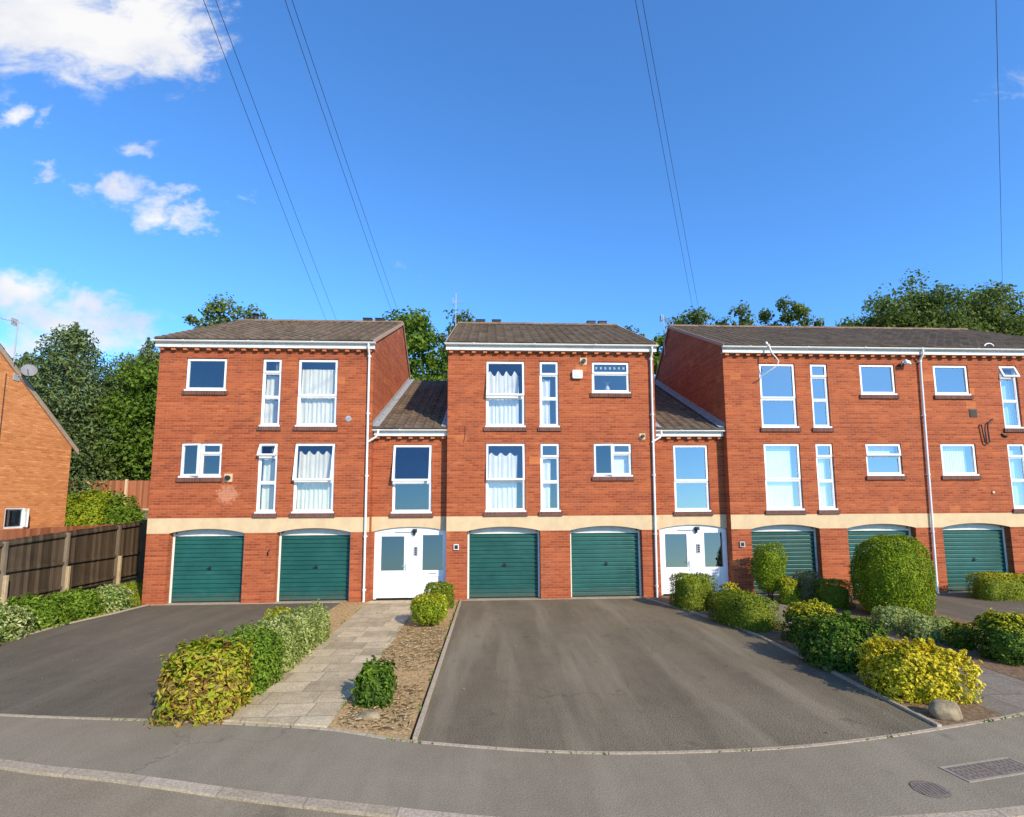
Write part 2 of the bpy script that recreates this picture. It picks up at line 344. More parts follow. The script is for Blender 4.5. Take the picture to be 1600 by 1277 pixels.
NET = mat_cloth('blue_net_curtain', (.56, .68, .74), .15)
BLIND = mat_cloth('white_vertical_blind', (.90, .92, .90), .12)
ASPH = mat_asphalt('drive_asphalt', (.122, .098, .062), (.212, .172, .112), 3., grain=1.25)
ASPH_L = mat_asphalt('drive_asphalt_dark', (.100, .082, .056), (.172, .141, .099), 11., grain=1.2, track=.7)
PAVE = mat_asphalt('pavement_asphalt', (.205, .166, .110), (.285, .234, .162), 23., .2, grain=.6, track=.5)
ROADM = mat_asphalt('road_asphalt', (.205, .162, .102), (.290, .232, .155), 37., .2, grain=.6, track=.5)
SLAB = mat_slab('path_slabs', ((.23, .18, .105), (.45, .35, .215), (.66, .525, .335)), (.26, .205, .13), .75, .46, .008)
SLAB2 = mat_slab('path_slabs_grey', ((.17, .135, .10), (.22, .178, .13), (.28, .228, .17)), (.13, .10, .075), .9, .9, .008)
KERB = mat_slab('kerb_concrete', ((.31, .24, .16), (.40, .315, .215), (.49, .395, .28)), (.27, .22, .17), .92, 3.0, .009)
BARK = mat_plain('bark_mulch', (.42, .275, .125), .95, .5, 26, .15, .9)
SOIL = mat_plain('dark_garden_soil', (.20, .125, .07), .95, .5, 18, .15, .9)
CHIP = mat_leaf('dry_bark_chips', [(0, (.16, .09, .04)), (.5, (.40, .25, .13)), (1, (.64, .46, .27))], .1, .8)
STRAW = mat_leaf('dry_straw', [(0, (.30, .22, .10)), (.5, (.58, .44, .24)), (1, (.80, .68, .44))], .2, .8)
GROUND = mat_ground('soil_and_grass', (.26, .19, .12), (.10, .12, .025))
STONE = mat_plain('weathered_stone', (.27, .205, .125), .9, .45, 9, .2, .8, dirt=(.12, .12, .06))
WOOD = mat_wood('dark_fence_wood', ((.040, .026, .016), (.080, .054, .034), (.135, .095, .060)))
WOODR = mat_wood('red_fence_wood', ((.22, .068, .028), (.34, .115, .050), (.44, .165, .08)))
POSTW = mat_wood('grey_fence_post', ((.10, .075, .05), (.18, .135, .09), (.25, .19, .13)))
SPUR = mat_plain('concrete_spur', (.46, .34, .20), .9, .15, 8, .2, .4)
TRUNK = mat_plain('tree_bark', (.10, .075, .05), .95, .4, 7, .15, .8)

# ------------------------------------------------------------------ ground, drives, paths
def terrain_z(x, y):
    if y < -19: return max(-.035 + (y + 19) * .19, -14)
    if y < 7: return -.035
    if y < 18: return -.035 + (y - 7) / 11 * 2.6
    if y < 70: return 2.565 + (y - 18) * .06
    return 5.7
mb = MB()
xs = list(np.linspace(-60, 60, 41)); xs = [-700, -300, -120] + xs + [120, 300, 700]
ys = [-700, -300, -120, -60, -40, -30, -20] + list(np.arange(-16, 24, 1.0)) + [28, 34, 42, 55, 70, 120, 300, 700]
vs = [(x, y, terrain_z(x, y) + (.12 * math.sin(x * .31 + y * .2) * min(1, max(0, (y - 9) / 4)))) for y in ys for x in xs]
n = len(xs)
mb.add(vs, [(j * n + i, j * n + i + 1, (j + 1) * n + i + 1, (j + 1) * n + i) for j in range(len(ys) - 1) for i in range(n - 1)], 0, True)
tag(mb.build('ground', GROUND), kind='structure')

KIN = [(-60, -5.5), (-25, -6.2), (-13, -7.0), (-9.5, -7.5), (-7.19, -7.91), (-6.17, -8.07), (-5.02, -8.22), (-4.03, -8.37), (-2.46, -8.68), (-1.77, -8.95), (-1.27, -9.1), (-.08, -9.37), (.8, -9.49), (1.7, -9.53), (2.94, -9.5), (4.02, -9.36), (5.23, -9.12), (6.68, -8.77), (9, -8.1), (12, -7.4), (22, -6.2), (60, -5.5)]
KRD = [(-60, -6.9), (-25, -7.5), (-13, -8.25), (-9.5, -8.72), (-6.0, -9.22), (-5.36, -9.4), (-4.35, -9.63), (-2.72, -10.09), (-1.4, -10.41), (-.62, -10.59), (.6, -10.8), (1.8, -10.88), (3.12, -10.84), (4.49, -10.76), (6.5, -10.45), (9, -9.8), (12, -9.05), (22, -7.6), (60, -6.9)]
def smooth(P, step=.25):
    P = np.array(P, float); out = []
    for i in range(len(P) - 1):
        p0, p1, p2, p3 = P[max(i - 1, 0)], P[i], P[i + 1], P[min(i + 2, len(P) - 1)]
        k = max(2, int(np.linalg.norm(p2 - p1) / step)) if abs(p1[0]) < 20 else 4
        # centripetal-ish: limit tangents
        m1 = (p2 - p0) / max(p2[0] - p0[0], 1e-6) * (p2[0] - p1[0]); m2 = (p3 - p1) / max(p3[0] - p1[0], 1e-6) * (p2[0] - p1[0])
        for t in np.linspace(0, 1, k, endpoint=False):
            h = ((2 * t**3 - 3 * t * t + 1), (t**3 - 2 * t * t + t), (-2 * t**3 + 3 * t * t), (t**3 - t * t))
            out.append(p1 * h[0] + m1 * h[1] + p2 * h[2] + m2 * h[3])
    out.append(P[-1]); return [tuple(p) for p in out]
KIN = smooth(KIN); KRD = smooth(KRD)
def offset(P, d):
    P = np.array(P); t = np.gradient(P, axis=0); t /= np.linalg.norm(t, axis=1)[:, None]
    return [tuple(p) for p in P + d * np.stack([-t[:, 1], t[:, 0]], 1)]
def strip(mb, A, B, z0, z1):
    """solid ribbon between two polylines of equal length, top at z1"""
    k = len(A); vs = [(*a, z1) for a in A] + [(*b, z1) for b in B] + [(*a, z0) for a in A] + [(*b, z0) for b in B]
    fs = []
    for i in range(k - 1):
        fs += [(i, i + 1, k + i + 1, k + i), (2 * k + i, 2 * k + i + 1, i + 1, i), (k + i, k + i + 1, 3 * k + i + 1, 3 * k + i)]
    fs += [(0, k, 3 * k, 2 * k), (k - 1, 2 * k - 1, 4 * k - 1, 3 * k - 1)]
    mb.add(vs, fs)
def kin_y(x): return float(np.interp(x, [p[0] for p in KIN], [p[1] for p in KIN]))
def krd_y(x): return float(np.interp(x, [p[0] for p in KRD], [p[1] for p in KRD]))
# road
mb = MB(); k = [(x, -19.0) for x, _ in KRD]; strip(mb, KRD, k, -.2, -.026); tag(mb.build('road', ROADM), kind='structure')
# pavement
mb = MB(); X = [-60, -25] + list(np.arange(-16, 16.01, .4)) + [25, 60]
strip(mb, [(x, kin_y(x)) for x in X], [(x, krd_y(x)) for x in X], -.2, 0.0); tag(mb.build('pavement', PAVE), kind='structure')
# kerbs
mb = MB(); strip(mb, offset(KRD, .01), offset(KRD, -.12), -.2, .006); tag(mb.build('road_kerb', KERB), kind='structure')
mb = MB(); strip(mb, offset(KIN, .025), offset(KIN, -.025), -.2, .010); tag(mb.build('pavement_edging', KERB), kind='structure')
def flat(name, left, right, mat, z, kind='structure', y_top=-.02, ymin_off=.03, thick=.15):
    """sheet between two x(y) borders from the houses down to the inner kerb line"""
    mb = MB()
    def lx(P, y): P = sorted(P, key=lambda p: p[1]); return float(np.interp(y, [p[1] for p in P], [p[0] for p in P]))
    rows = []
    for t in np.linspace(0, 1, 24):
        row = []
        for s in np.linspace(0, 1, 13):
            # bottom edge follows kerb
            xb = lx(left, -9) + s * (lx(right, -9) - lx(left, -9)); yb = kin_y(xb) + ymin_off
            y = y_top + t * (yb - y_top); x = lx(left, y) + s * (lx(right, y) - lx(left, y)); row.append((x, y, z))
        rows.append(row)
    m = 13; vs = [p for r in rows for p in r]
    fs = [(j * m + i, j * m + i + 1, (j + 1) * m + i + 1, (j + 1) * m + i) for j in range(23) for i in range(12)]
    mb.add(vs, fs)
    rim = [rows[0][i] for i in range(m)] + [rows[j][-1] for j in range(1, 24)] + [rows[-1][i] for i in range(m - 2, -1, -1)] + [rows[j][0] for j in range(22, 0, -1)]
    k = len(rim); mb.add(rim + [(p[0], p[1], z - thick) for p in rim], [(i, (i + 1) % k, k + (i + 1) % k, k + i) for i in range(k)])
    return tag(mb.build(name, mat), kind=kind)
EL = [(-10.3, 0), (-10.42, -1), (-10.72, -2.35), (-10.75, -4.1), (-10.8, -9)]     # left drive, outer edge
ER = [(4.05, 0), (4.3, -.9), (4.62, -1.9), (5.02, -3.3), (5.19, -4.6), (5.21, -6.66), (5.18, -9.2)]
flat('driveway', EL, [(-4.86, 0), (-4.8, -9)], ASPH_L, .0)
flat('driveway', [(-1.36, 0), (-1.36, -9.3)], ER, ASPH, .0, y_top=-.02)
flat('driveway', [(9.9, 0), (10.9, -2.5), (10.9, -9)], [(20, 0), (20, -9)], ASPH_L, .0)
flat('garden_path', [(-4.06, 0), (-3.98, -3), (-4.07, -8.4)], [(-2.58, 0), (-2.52, -4), (-2.56, -8.7)], SLAB, .03)
flat('garden_path', [(6.3, 0), (6.35, -9)], [(7.95, 0), (7.95, -9)], SLAB2, .012)
flat('planting_bed', [(-4.85, 0), (-4.79, -9)], [(-4.07, 0), (-3.99, -3), (-4.08, -8.4)], BARK, .012)
flat('planting_bed', [(-2.57, 0), (-2.51, -4), (-2.55, -8.7)], [(-1.46, 0), (-1.46, -9)], BARK, .014)
flat('planting_bed', [(x + .07, y) for x, y in ER], [(6.29, 0), (6.34, -9)], SOIL, .014)
flat('planting_bed', [(7.96, 0), (7.96, -9)], [(9.88, 0), (10.88, -2.5), (10.88, -9)], SOIL, .014)
flat('planting_bed', [(-13.6, 0), (-13.6, -9)], [(x - .07, y) for x, y in EL], GROUND, -.006)
# concrete edgings of the drives
def edging(P, w, z):
    P = [(x, max(y, kin_y(x) + .04)) for x, y in P]
    Q = []
    for (a, b) in zip(P[:-1], P[1:]):
        kk = max(1, int(math.hypot(b[0] - a[0], b[1] - a[1]) / .3))
        Q += [(a[0] + (b[0] - a[0]) * t / kk, a[1] + (b[1] - a[1]) * t / kk) for t in range(kk)]
    Q.append(P[-1]); mb = MB(); strip(mb, Q, offset(Q, w), -.12, z); return tag(mb.build('drive_edging', KERB), kind='structure')
edging([(-1.36, -.02), (-1.355, -4), (-1.36, -9.2)], -.055, .045)
edging([(x, y - .02) for x, y in ER], .06, .035)
edging([(x, y - .02) for x, y in EL], -.055, .03)
# concrete threshold along the fronts
mb = MB(); mb.box(-10.25, -4.3, -.06, .22, -.1, .012); mb.box(-1.35, 4.5, -.06, .22, -.1, .012); mb.box(7.3, 19.5, -.06, .22, -.1, .012)
tag(mb.build('threshold_strip', KERB), kind='structure')

# ------------------------------------------------------------------ buildings
ZB, ZT, ZS, ZC = 2.025, 2.465, 2.03, 2.155      # band bottom / top, arch spring / crown
ZE = 7.60                                        # wall head
WALL_D = .28

def facade(house, x0, x1, y, z_top, openings, holes, name='brick_wall', extra=None):
    """ground floor piers, arched concrete band, upper wall with window holes; openings = garage/entrance x ranges"""
    mb = MB()
    ed = [x0] + [v for o in openings for v in o] + [x1]
    for a, b in zip(ed[0::2], ed[1::2]):
        if b - a < .005: continue
        mb.quad((a, y, -.1), (b, y, -.1), (b, y, ZB), (a, y, ZB))
    for a, b in openings:                        # jambs
        for x in (a, b): mb.quad((x, y, -.1), (x, y + WALL_D, -.1), (x, y + WALL_D, ZB), (x, y, ZB))
    outer = [Vector((x0, ZT, 0)), Vector((x1, ZT, 0)), Vector((x1, z_top, 0)), Vector((x0, z_top, 0))]
    loops = [outer]
    for a, b, c, d in holes: loops.append([Vector((a, c, 0)), Vector((a, d, 0)), Vector((b, d, 0)), Vector((b, c, 0))])
    tri = tessellate_polygon(loops); pts = [p for l in loops for p in l]
    mb.add([(p.x, y, p.y) for p in pts], [tuple(t) for t in tri])
    for a, b, c, d in holes:
        e = y + .12
        mb.quad((a, y, c), (a, e, c), (a, e, d), (a, y, d)); mb.quad((b, y, c), (b, e, c), (b, e, d), (b, y, d))
        mb.quad((a, y, d), (b, y, d), (b, e, d), (a, e, d)); mb.quad((a, y, c), (b, y, c), (b, e, c), (a, e, c))
    if extra: extra(mb)
    mb.build(name, BRICK, house)
    # band
    mb = MB(); low = []
    cur = x0
    poly = [(x0, ZT), (x0, ZB)]
    for a, b in openings:
        A = arc(a, b, ZS, ZC); poly += [(a, ZB)] + A[1:-1] + [(b, ZB)]
    poly += [(x1, ZB), (x1, ZT)]
    poly = [p for i, p in enumerate(poly) if i == 0 or (abs(p[0] - poly[i - 1][0]) + abs(p[1] - poly[i - 1][1])) > 1e-4]
    tri = tessellate_polygon([[Vector((p[0], p[1], 0)) for p in poly]])
    mb.add([(p[0], y - .006, p[1]) for p in poly], [tuple(t) for t in tri])
    for a, b in openings:
        A = arc(a, b, ZS, ZC)
        for p, q in zip(A[:-1], A[1:]): mb.quad((p[0], y - .006, p[1]), (q[0], y - .006, q[1]), (q[0], y + WALL_D, q[1]), (p[0], y + WALL_D, p[1]))
    mb.quad((x0, y - .006, ZT), (x1, y - .006, ZT), (x1, y + .02, ZT), (x0, y + .02, ZT))
    for x in (x0, x1): mb.quad((x, y - .006, ZB), (x, y - .006, ZT), (x, y + .02, ZT), (x, y + .02, ZB))
    # fine vertical joints are modelled as shallow dark grooves by tiny recessed battens
    mb.build('concrete_band', BAND, house)

def member(mb, a, b, c, d, y0, y1, t, mat=0):
    """rectangular frame ring"""
    mb.box(a, a + t, y0, y1, c, d, mat); mb.box(b - t, b, y0, y1, c, d, mat)
    mb.box(a + t, b - t, y0, y1, c, c + t, mat); mb.box(a + t, b - t, y0, y1, d - t, d, mat)

def window(house, a, b, c, d, y, kind, opened=None, label=None, glass=None):
    """uPVC window in wall hole a..b, c..d; kind: wide / narrow / small / casement / split / single"""
    glass = glass or GLASS
    F0, F1, T = y + .045, y + .115, .058
    fr = MB(); gl = MB(); sash = []
    G = y + .08
    a1, b1, c1, d1 = a + .004, b - .004, c + .004, d - .004
    member(fr, a1, b1, c1, d1, F0, F1, T)
    def pane(p, q, r, s, fn=None): (fn or gl).quad((p, G, r), (q, G, r), (q, G, s), (p, G, s))
    h = d - c
    def bead(p, q, r, s): member(fr, p, q, r, s, F0 + .012, F1 - .01, .022)
    def sashbox(p, q, r, s, ang, hinge):
        """opening light: p..q, r..s tilted outwards"""
        m = MB(); member(m, p, q, r, s, F0 - .022, F0 + .04, .055)
        m.quad((p + .04, F0 + .01, r + .04), (q - .04, F0 + .01, r + .04), (q - .04, F0 + .01, s - .04), (p + .04, F0 + .01, s - .04), 1)
        if hinge == 'top':
            piv = Vector(((p + q) / 2, F0 - .02, s)); M = Matrix.Translation(piv) @ Matrix.Rotation(-ang, 4, 'X') @ Matrix.Translation(-piv)
        else:
            piv = Vector((p, F0 - .02, r)); M = Matrix.Translation(piv) @ Matrix.Rotation(-ang, 4, 'Z') @ Matrix.Translation(-piv)
        m.v = [tuple(M @ Vector(v)) for v in m.v]; sash.append(m)
    if kind == 'wide':
        zt = c + h * .445
        fr.box(a1 + T, b1 - T, F0, F1, zt - .035, zt + .035)
        pane(a1 + T, b1 - T, c1 + T, zt - .035); bead(a1 + T, b1 - T, c1 + T, zt - .035)
        if opened: sashbox(a1 + .02, b1 - .02, zt + .01, d1 - .02, R(opened), 'top')
        else: sashbox(a1 + .02, b1 - .02, zt + .01, d1 - .02, 0, 'top')
    elif kind == 'narrow':
        zt = c + h * .795; zm = c + h * .425
        fr.box(a1 + T, b1 - T, F0, F1, zt - .03, zt + .03); fr.box(a1 + T, b1 - T, F0, F1, zm - .03, zm + .03)
        pane(a1 + T, b1 - T, c1 + T, zm - .03); pane(a1 + T, b1 - T, zm + .03, zt - .03)
        bead(a1 + T, b1 - T, c1 + T, zm - .03); bead(a1 + T, b1 - T, zm + .03, zt - .03)
        sashbox(a1 + .02, b1 - .02, zt + .0, d1 - .02, R(opened or 0), 'top')
    elif kind == 'single':
        sashbox(a1 + .02, b1 - .02, c1 + .02, d1 - .02, R(opened or 0), 'top')
    elif kind == 'split':
        zt = c + h * .62
        fr.box(a1 + T, b1 - T, F0, F1, zt - .03, zt + .03)
        pane(a1 + T, b1 - T, c1 + T, zt - .03); bead(a1 + T, b1 - T, c1 + T, zt - .03)
        sashbox(a1 + .02, b1 - .02, zt + .0, d1 - .02, R(opened or 0), 'top')
    elif kind == 'casement':
        xm = a + (b - a) * .49; zt = c + h * .68
        fr.box(xm - .03, xm + .03, F0, F1, c1 + T, d1 - T); fr.box(xm + .03, b1 - T, F0, F1, zt - .03, zt + .03)
        pane(xm + .03, b1 - T, c1 + T, zt - .03); bead(xm + .03, b1 - T, c1 + T, zt - .03)
        sashbox(a1 + .02, xm + .01, c1 + .02, d1 - .02, R(opened or 0), 'side')
        sashbox(xm + .02, b1 - .02, zt + .0, d1 - .02, 0, 'top')
    # projecting white sub-sill
    fr.box(a - .02, b + .02, y - .018, F0 + .01, c - .03, c + .02)
    w = fr.build('window', WHITE, house, bevel=.006)
    if label: w['label'] = label
    if gl.f: gl.build('pane', glass, w)
    for m in sash: m.build('sash', [WHITE, glass], w)
    s = MB(); s.box(a - .065, b + .065, y - .05, y + .03, c - .155, c - .032)
    s.build('sill', SILLB, w, bevel=.006)
    return w

def tile_roof(name, x0, x1, y0, z0, y1, z1, parent, mat=TILE, rib=.30, course=.34):
    """interlocking tiles as real corrugated courses; slope from eave (y0,z0) to ridge (y1,z1)"""
    L = math.hypot(y1 - y0, z1 - z0); sy, sz = (y1 - y0) / L, (z1 - z0) / L; ny, nz = -sz, sy
    if nz < 0: ny, nz = -ny, -nz
    nc = max(1, round(L / course)); cl = L / nc
    k = max(4, int((x1 - x0) / (rib / 9))); X = np.linspace(x0, x1, k)
    ph = ((X - x0) / rib) % 1.0
    prof = np.where(ph < .4, .042 * np.sin(ph / .4 * math.pi), 0.0)
    mb = MB(); vs = []; fs = []
    rr = np.random.default_rng(int(abs(x0 * 100)) + 3)
    for j in range(nc):
        s0, s1 = j * cl - .02, (j + 1) * cl
        jit = rr.normal(0, .0022, k // 9 + 2)[np.minimum((np.arange(k) // 9), k // 9)]
        for s, lift in ((s0, .006), (s0, .034), (s1, .010)):
            for x, p, q in zip(X, prof, jit):
                hgt = lift + (p if lift > .008 else 0) + q
                vs.append((x, y0 + sy * s + ny * hgt, z0 + sz * s + nz * hgt))
        o = j * 3 * k
        for r_ in range(2):
            for i in range(k - 1): fs.append((o + r_ * k + i, o + r_ * k + i + 1, o + (r_ + 1) * k + i + 1, o + (r_ + 1) * k + i))
    mb.add(vs, fs)
    # underlay slab
    t = .03
    a = (y0, z0 - .004); b = (y1, z1 - .004)
    mb.add([(x, yy + ny * o_, zz + nz * o_) for x in (x0 + .01, x1 - .01) for (yy, zz) in (a, b) for o_ in (0, -t)],
           [(0, 1, 3, 2), (4, 6, 7, 5), (0, 2, 6, 4), (1, 5, 7, 3), (0, 4, 5, 1), (2, 3, 7, 6)])
    return mb.build(name, mat, parent)

def ridge(parent, x0, x1, y, z):
    mb = MB(); n_ = max(1, round((x1 - x0) / .45)); l = (x1 - x0) / n_
    for i in range(n_):
        a, b = x0 + i * l, x0 + (i + 1) * l - .008
        pts = [(y + .15 * math.sin(t), z - .10 + .13 * math.cos(t)) for t in np.linspace(-1.45, 1.45, 9)]
        dz = random.uniform(-.004, .006)
        mb.add([(x, p[0], p[1] + dz) for x in (a, b) for p in pts], [(i_, i_ + 1, 10 + i_, 9 + i_) for i_ in range(8)], 0, True)
        mb.add([(x, p[0], p[1] + dz) for x in (a, b) for p in pts], [tuple(range(9)), tuple(range(17, 8, -1))])
    return mb.build('ridge_tiles', RIDGE, parent)

def verge(parent, x, s, y0, z0, y1, z1, y2=None, z2=None):
    mb = MB()
    def seg(ya, za, yb, zb):
        a = x - .03 if s < 0 else x + .002; b = x - .002 if s < 0 else x + .03
        mb.add([(xx, yy, zz + o) for xx in (a, b) for (yy, zz) in ((ya, za), (yb, zb)) for o in (-.07, .045)], [(0, 1, 3, 2), (4, 6, 7, 5), (0, 2, 6, 4), (1, 5, 7, 3), (0, 4, 5, 1), (2, 3, 7, 6)])
    seg(y0, z0, y1, z1)
    if y2 is not None: seg(y1, z1, y2, z2)
    return mb.build('verge', VERGE, parent)

def eaves(house, x0, x1, y, ze, over_l=.06, over_r=.06):
    """corbel bricks, soffit, fascia and half round gutter"""
    mb = MB(); k = max(2, round((x1 - x0 - .2) / .345)); sp = (x1 - x0 - .2) / k
    for i in range(k + 1):
        c = x0 + .1 + i * sp; mb = MB(); mb.box(c - .06, c + .06, y - .105, y + .005, ze - .085, ze - .004); mb.build('corbel', CORB, house)
    mb = MB()
    mb.box(x0 - over_l, x1 + over_r, y - .145, y - .12, ze - .005, ze + .185)
    mb.box(x0 - over_l, x1 + over_r, y - .118, y + .01, ze - .003, ze + .012)
    mb.build('fascia', WHITED, house, bevel=.004)
    mb = MB(); gy, gz, r_ = y - .205, ze + .185, .057
    prof = [(gy + r_ * math.cos(t), gz + r_ * math.sin(t)) for t in np.linspace(math.pi, 2 * math.pi, 9)]
    inn = [(gy + (r_ - .006) * math.cos(t), gz + (r_ - .006) * math.sin(t)) for t in np.linspace(2 * math.pi, math.pi, 9)]
    mb.prism(prof + inn, 'x', x0 - over_l - .03, x1 + over_r + .03)
    for s in (x0 - over_l - .03, x1 + over_r + .03):
        mb.prism(prof, 'x', s - .004, s + .004)
    x = x0 + .8
    while x < x1:                                   # joint collars and brackets
        pr = [(gy + (r_ + .006) * math.cos(t), gz + .004 + (r_ + .006) * math.sin(t)) for t in np.linspace(math.pi, 2 * math.pi, 9)]
        mb.prism(pr + [(q[0], q[1] + .004) for q in reversed(pr)], 'x', x - .03, x + .03); x += 1.9
    mb.build('gutter', PIPE, house)

def downpipe(house, x, y, ze, xb=None, swan=None):
    xb = x if xb is None else xb
    mb = MB(); r_ = .034
    mb.tube([(x, y - .205, ze + .14), (x, y - .205, ze + .04), (x, y - .19, ze - .02), (x, y - .085, ze - .16), (x, y - .07, ze - .22), (xb, y - .07, .05)], r_, 10)
    mb.tube([(xb, y - .07, .05), (xb, y - .12, .0)], r_, 10)
    for z in (ze - .22, 5.6, 3.7, 1.9, .35):
        t = (z - .05) / (ze - .27); xx = xb + (x - xb) * t
        mb.tube([(xx, y - .07, z - .035), (xx, y - .07, z + .035)], r_ + .009, 10)
        mb.box(xx - .055, xx + .055, y - .06, y - .002, z - .018, z + .018)
    if swan: mb.tube(swan, r_ * .95, 8)
    return mb.build('downpipe', PIPE, house)

def garage(house, a, b, y, seed=0):
    """up-and-over door with horizontal ribs, timber frame and pale arch panel"""
    yf = y + .20
    ztop = 1.93
    fr = MB(); t = .06
    fr.box(a + .004, a + t, yf, yf + .075, .0, ZS); fr.box(b - t, b - .004, yf, yf + .075, .0, ZS)
    fr.box(a + t, b - t, yf + .004, yf + .075, ztop, ztop + .035)
    fr.build('door_frame', CREAMW, house, bevel=.004)
    pn = MB(); A = arc(a + .004, b - .004, ZS + .0, ZC - .004)
    pn.prism([(a + t + .002, ztop + .037)] + [(min(max(p[0], a + t + .002), b - t - .002), p[1]) for p in A[1:-1]] + [(b - t - .002, ztop + .037)], 'y', yf + .02, yf + .06)
    pn.build('arch_panel', GREYP, house)
    d = MB(); x0, x1 = a + t + .006, b - t - .006; z0, z1 = .02, ztop - .006
    nb = 15; p = (z1 - z0) / nb; prof = []
    yb = yf + .048
    for i in range(nb):
        z = z0 + i * p; prof += [(yb, z), (yb - .004, z + p * .10), (yb - .026, z + p * .22), (yb - .026, z + p * .78), (yb - .004, z + p * .90)]
    prof.append((yb, z1))
    d.add([(x, q[0], q[1]) for x in (x0, x1) for q in prof], [(i, i + 1, len(prof) + i + 1, len(prof) + i) for i in range(len(prof) - 1)])
    for x in (x0, x1): d.box(x - .004, x + .004, yb - .028, yb + .01, z0, z1)
    d.box(x0, x1, yb + .002, yb + .012, z0, z1)
    g = d.build('garage_door', GREEN, house)
    h = MB(); xm = (a + b) / 2 + .03
    h.box(xm - .035, xm + .035, yb - .036, yb - .024, .94, 1.04); h.tube([(xm, yb - .03, 1.0), (xm, yb - .075, 1.0)], .013, 8); h.box(xm - .06, xm + .06, yb - .088, yb - .07, .988, 1.012)
    h.build('handle', DARK, g)
    return g

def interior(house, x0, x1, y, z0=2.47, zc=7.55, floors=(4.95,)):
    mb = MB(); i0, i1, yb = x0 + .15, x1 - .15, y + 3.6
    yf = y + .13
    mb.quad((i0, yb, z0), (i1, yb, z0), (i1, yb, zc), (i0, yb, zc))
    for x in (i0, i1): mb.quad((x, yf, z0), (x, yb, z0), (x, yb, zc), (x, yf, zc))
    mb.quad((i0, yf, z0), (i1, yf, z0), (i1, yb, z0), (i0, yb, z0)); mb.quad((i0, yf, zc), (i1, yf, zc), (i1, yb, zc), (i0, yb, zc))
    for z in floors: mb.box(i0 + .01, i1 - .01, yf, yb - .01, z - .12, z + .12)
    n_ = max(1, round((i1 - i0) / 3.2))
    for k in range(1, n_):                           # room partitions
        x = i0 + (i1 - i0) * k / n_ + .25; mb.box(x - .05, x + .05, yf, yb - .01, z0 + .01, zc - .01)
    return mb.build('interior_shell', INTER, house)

RY, RZ = 4.7, 10.16          # ridge
EY, EZ = -.235, ZE + .215    # eave edge
BY, BZ = 8.3, 6.9            # rear eave
def sidewalls(x0, x1, y, z_lo=-.1):
    def f(mb):
        sl = (RZ - EZ) / (RY - EY)
        for x in (x0, x1):
            poly = [(y, z_lo), (BY - .1, z_lo), (BY - .1, BZ + .02), (RY, RZ - .05), (y, EZ + sl * (y - EY) - .05)]
            tri = tessellate_polygon([[Vector((p[0], p[1], 0)) for p in poly]])
            mb.add([(x, p[0], p[1]) for p in poly], [tuple(t) for t in tri])
        mb.quad((x0, BY - .1, z_lo), (x1, BY - .1, z_lo), (x1, BY - .1, BZ), (x0, BY - .1, BZ))
        mb.quad((x0, y, ZE), (x1, y, ZE), (x1, y, EZ + sl * (y - EY) - .05), (x0, y, EZ + sl * (y - EY) - .05))
    return f

U0, U1, L0, L1, S1, S3 = 7.29, 5.222, 4.695, 2.619, 6.306, 3.687
def block(x0, x1, garages, wins, label, pipes, vents):
    h = thing('apartment_block', ((x0 + x1) / 2, 0, 0), label, 'apartment block', 'red brick apartment blocks of the terrace')
    facade(h, x0, x1, 0, ZE, garages, [(w[0], w[1], w[2], w[3]) for w in wins], extra=sidewalls(x0, x1, 0))
    for w in wins: window(h, w[0], w[1], w[2], w[3], 0, w[4], w[5] if len(w) > 5 else None, glass=GLASS_R if x0 > 6 else GLASS)
    for g in garages: garage(h, g[0], g[1], 0)
    interior(h, x0, x1, 0)
    rf = tile_roof('roof', x0 - .03, x1 + .03, EY, EZ, RY, RZ, h)
    tile_roof('rear_slope', x0 - .03, x1 + .03, BY, BZ, RY, RZ, rf)
    ridge(rf, x0 - .03, x1 + .03, RY, RZ + .06)
    verge(rf, x0 - .03, -1, EY, EZ, RY, RZ, BY, BZ); verge(rf, x1 + .03, 1, EY, EZ, RY, RZ, BY, BZ)
    for v in vents:
        mb = MB(); mb.box(v - .17, v + .17, RY - .10, RY + .10, RZ + .06, RZ + .16); mb.box(v - .19, v + .19, RY - .12, RY + .12, RZ + .16, RZ + .18)
        mb.build('ridge_vent', DARK, rf, bevel=.01)
    eaves(h, x0, x1, 0, ZE)
    for p in pipes: downpipe(h, *p)
    return h
def W(c, lo, hi, k, o=None):
    X = dict(A=(-9.73, -8.53), B=(-7.476, -6.899), C=(-6.408, -5.208), D=(-.666, .547), E=(1.01, 1.609), F=(2.669, 3.868), G=(8.088, 9.276), H=(9.784, 10.358), I=(11.434, 12.623), J=(13.941, 15.131), K=(16.211, 16.824), L=(17.29, 18.49))[c]
    return (X[0], X[1], lo, hi, k, o)
XL0, XL1, XM0, XM1, XR0, XR1 = -10.53, -4.13, -1.84, 4.66, 6.92, 19.88
LB = block(XL0, XL1, [(-9.90, -7.75), (-6.82, -4.67)],
      [W('A', S1, U0, 'single'), W('B', U1, U0, 'narrow'), W('C', U1, U0, 'wide'), W('A', S3, L0, 'casement', 12), W('B', L1, L0, 'narrow', 26), W('C', L1, L0, 'wide', 9)],
      'red brick apartment block with two green garages beside the dark wooden fence', [(-4.25, 0, ZE, -4.22, [(-4.22, -.07, 4.72), (-4.13, -.075, 4.78), (-3.98, -.08, 4.88), (-3.93, -.08, 4.98), (-3.93, -.03, 5.1)])], [-5.52, -5.03])
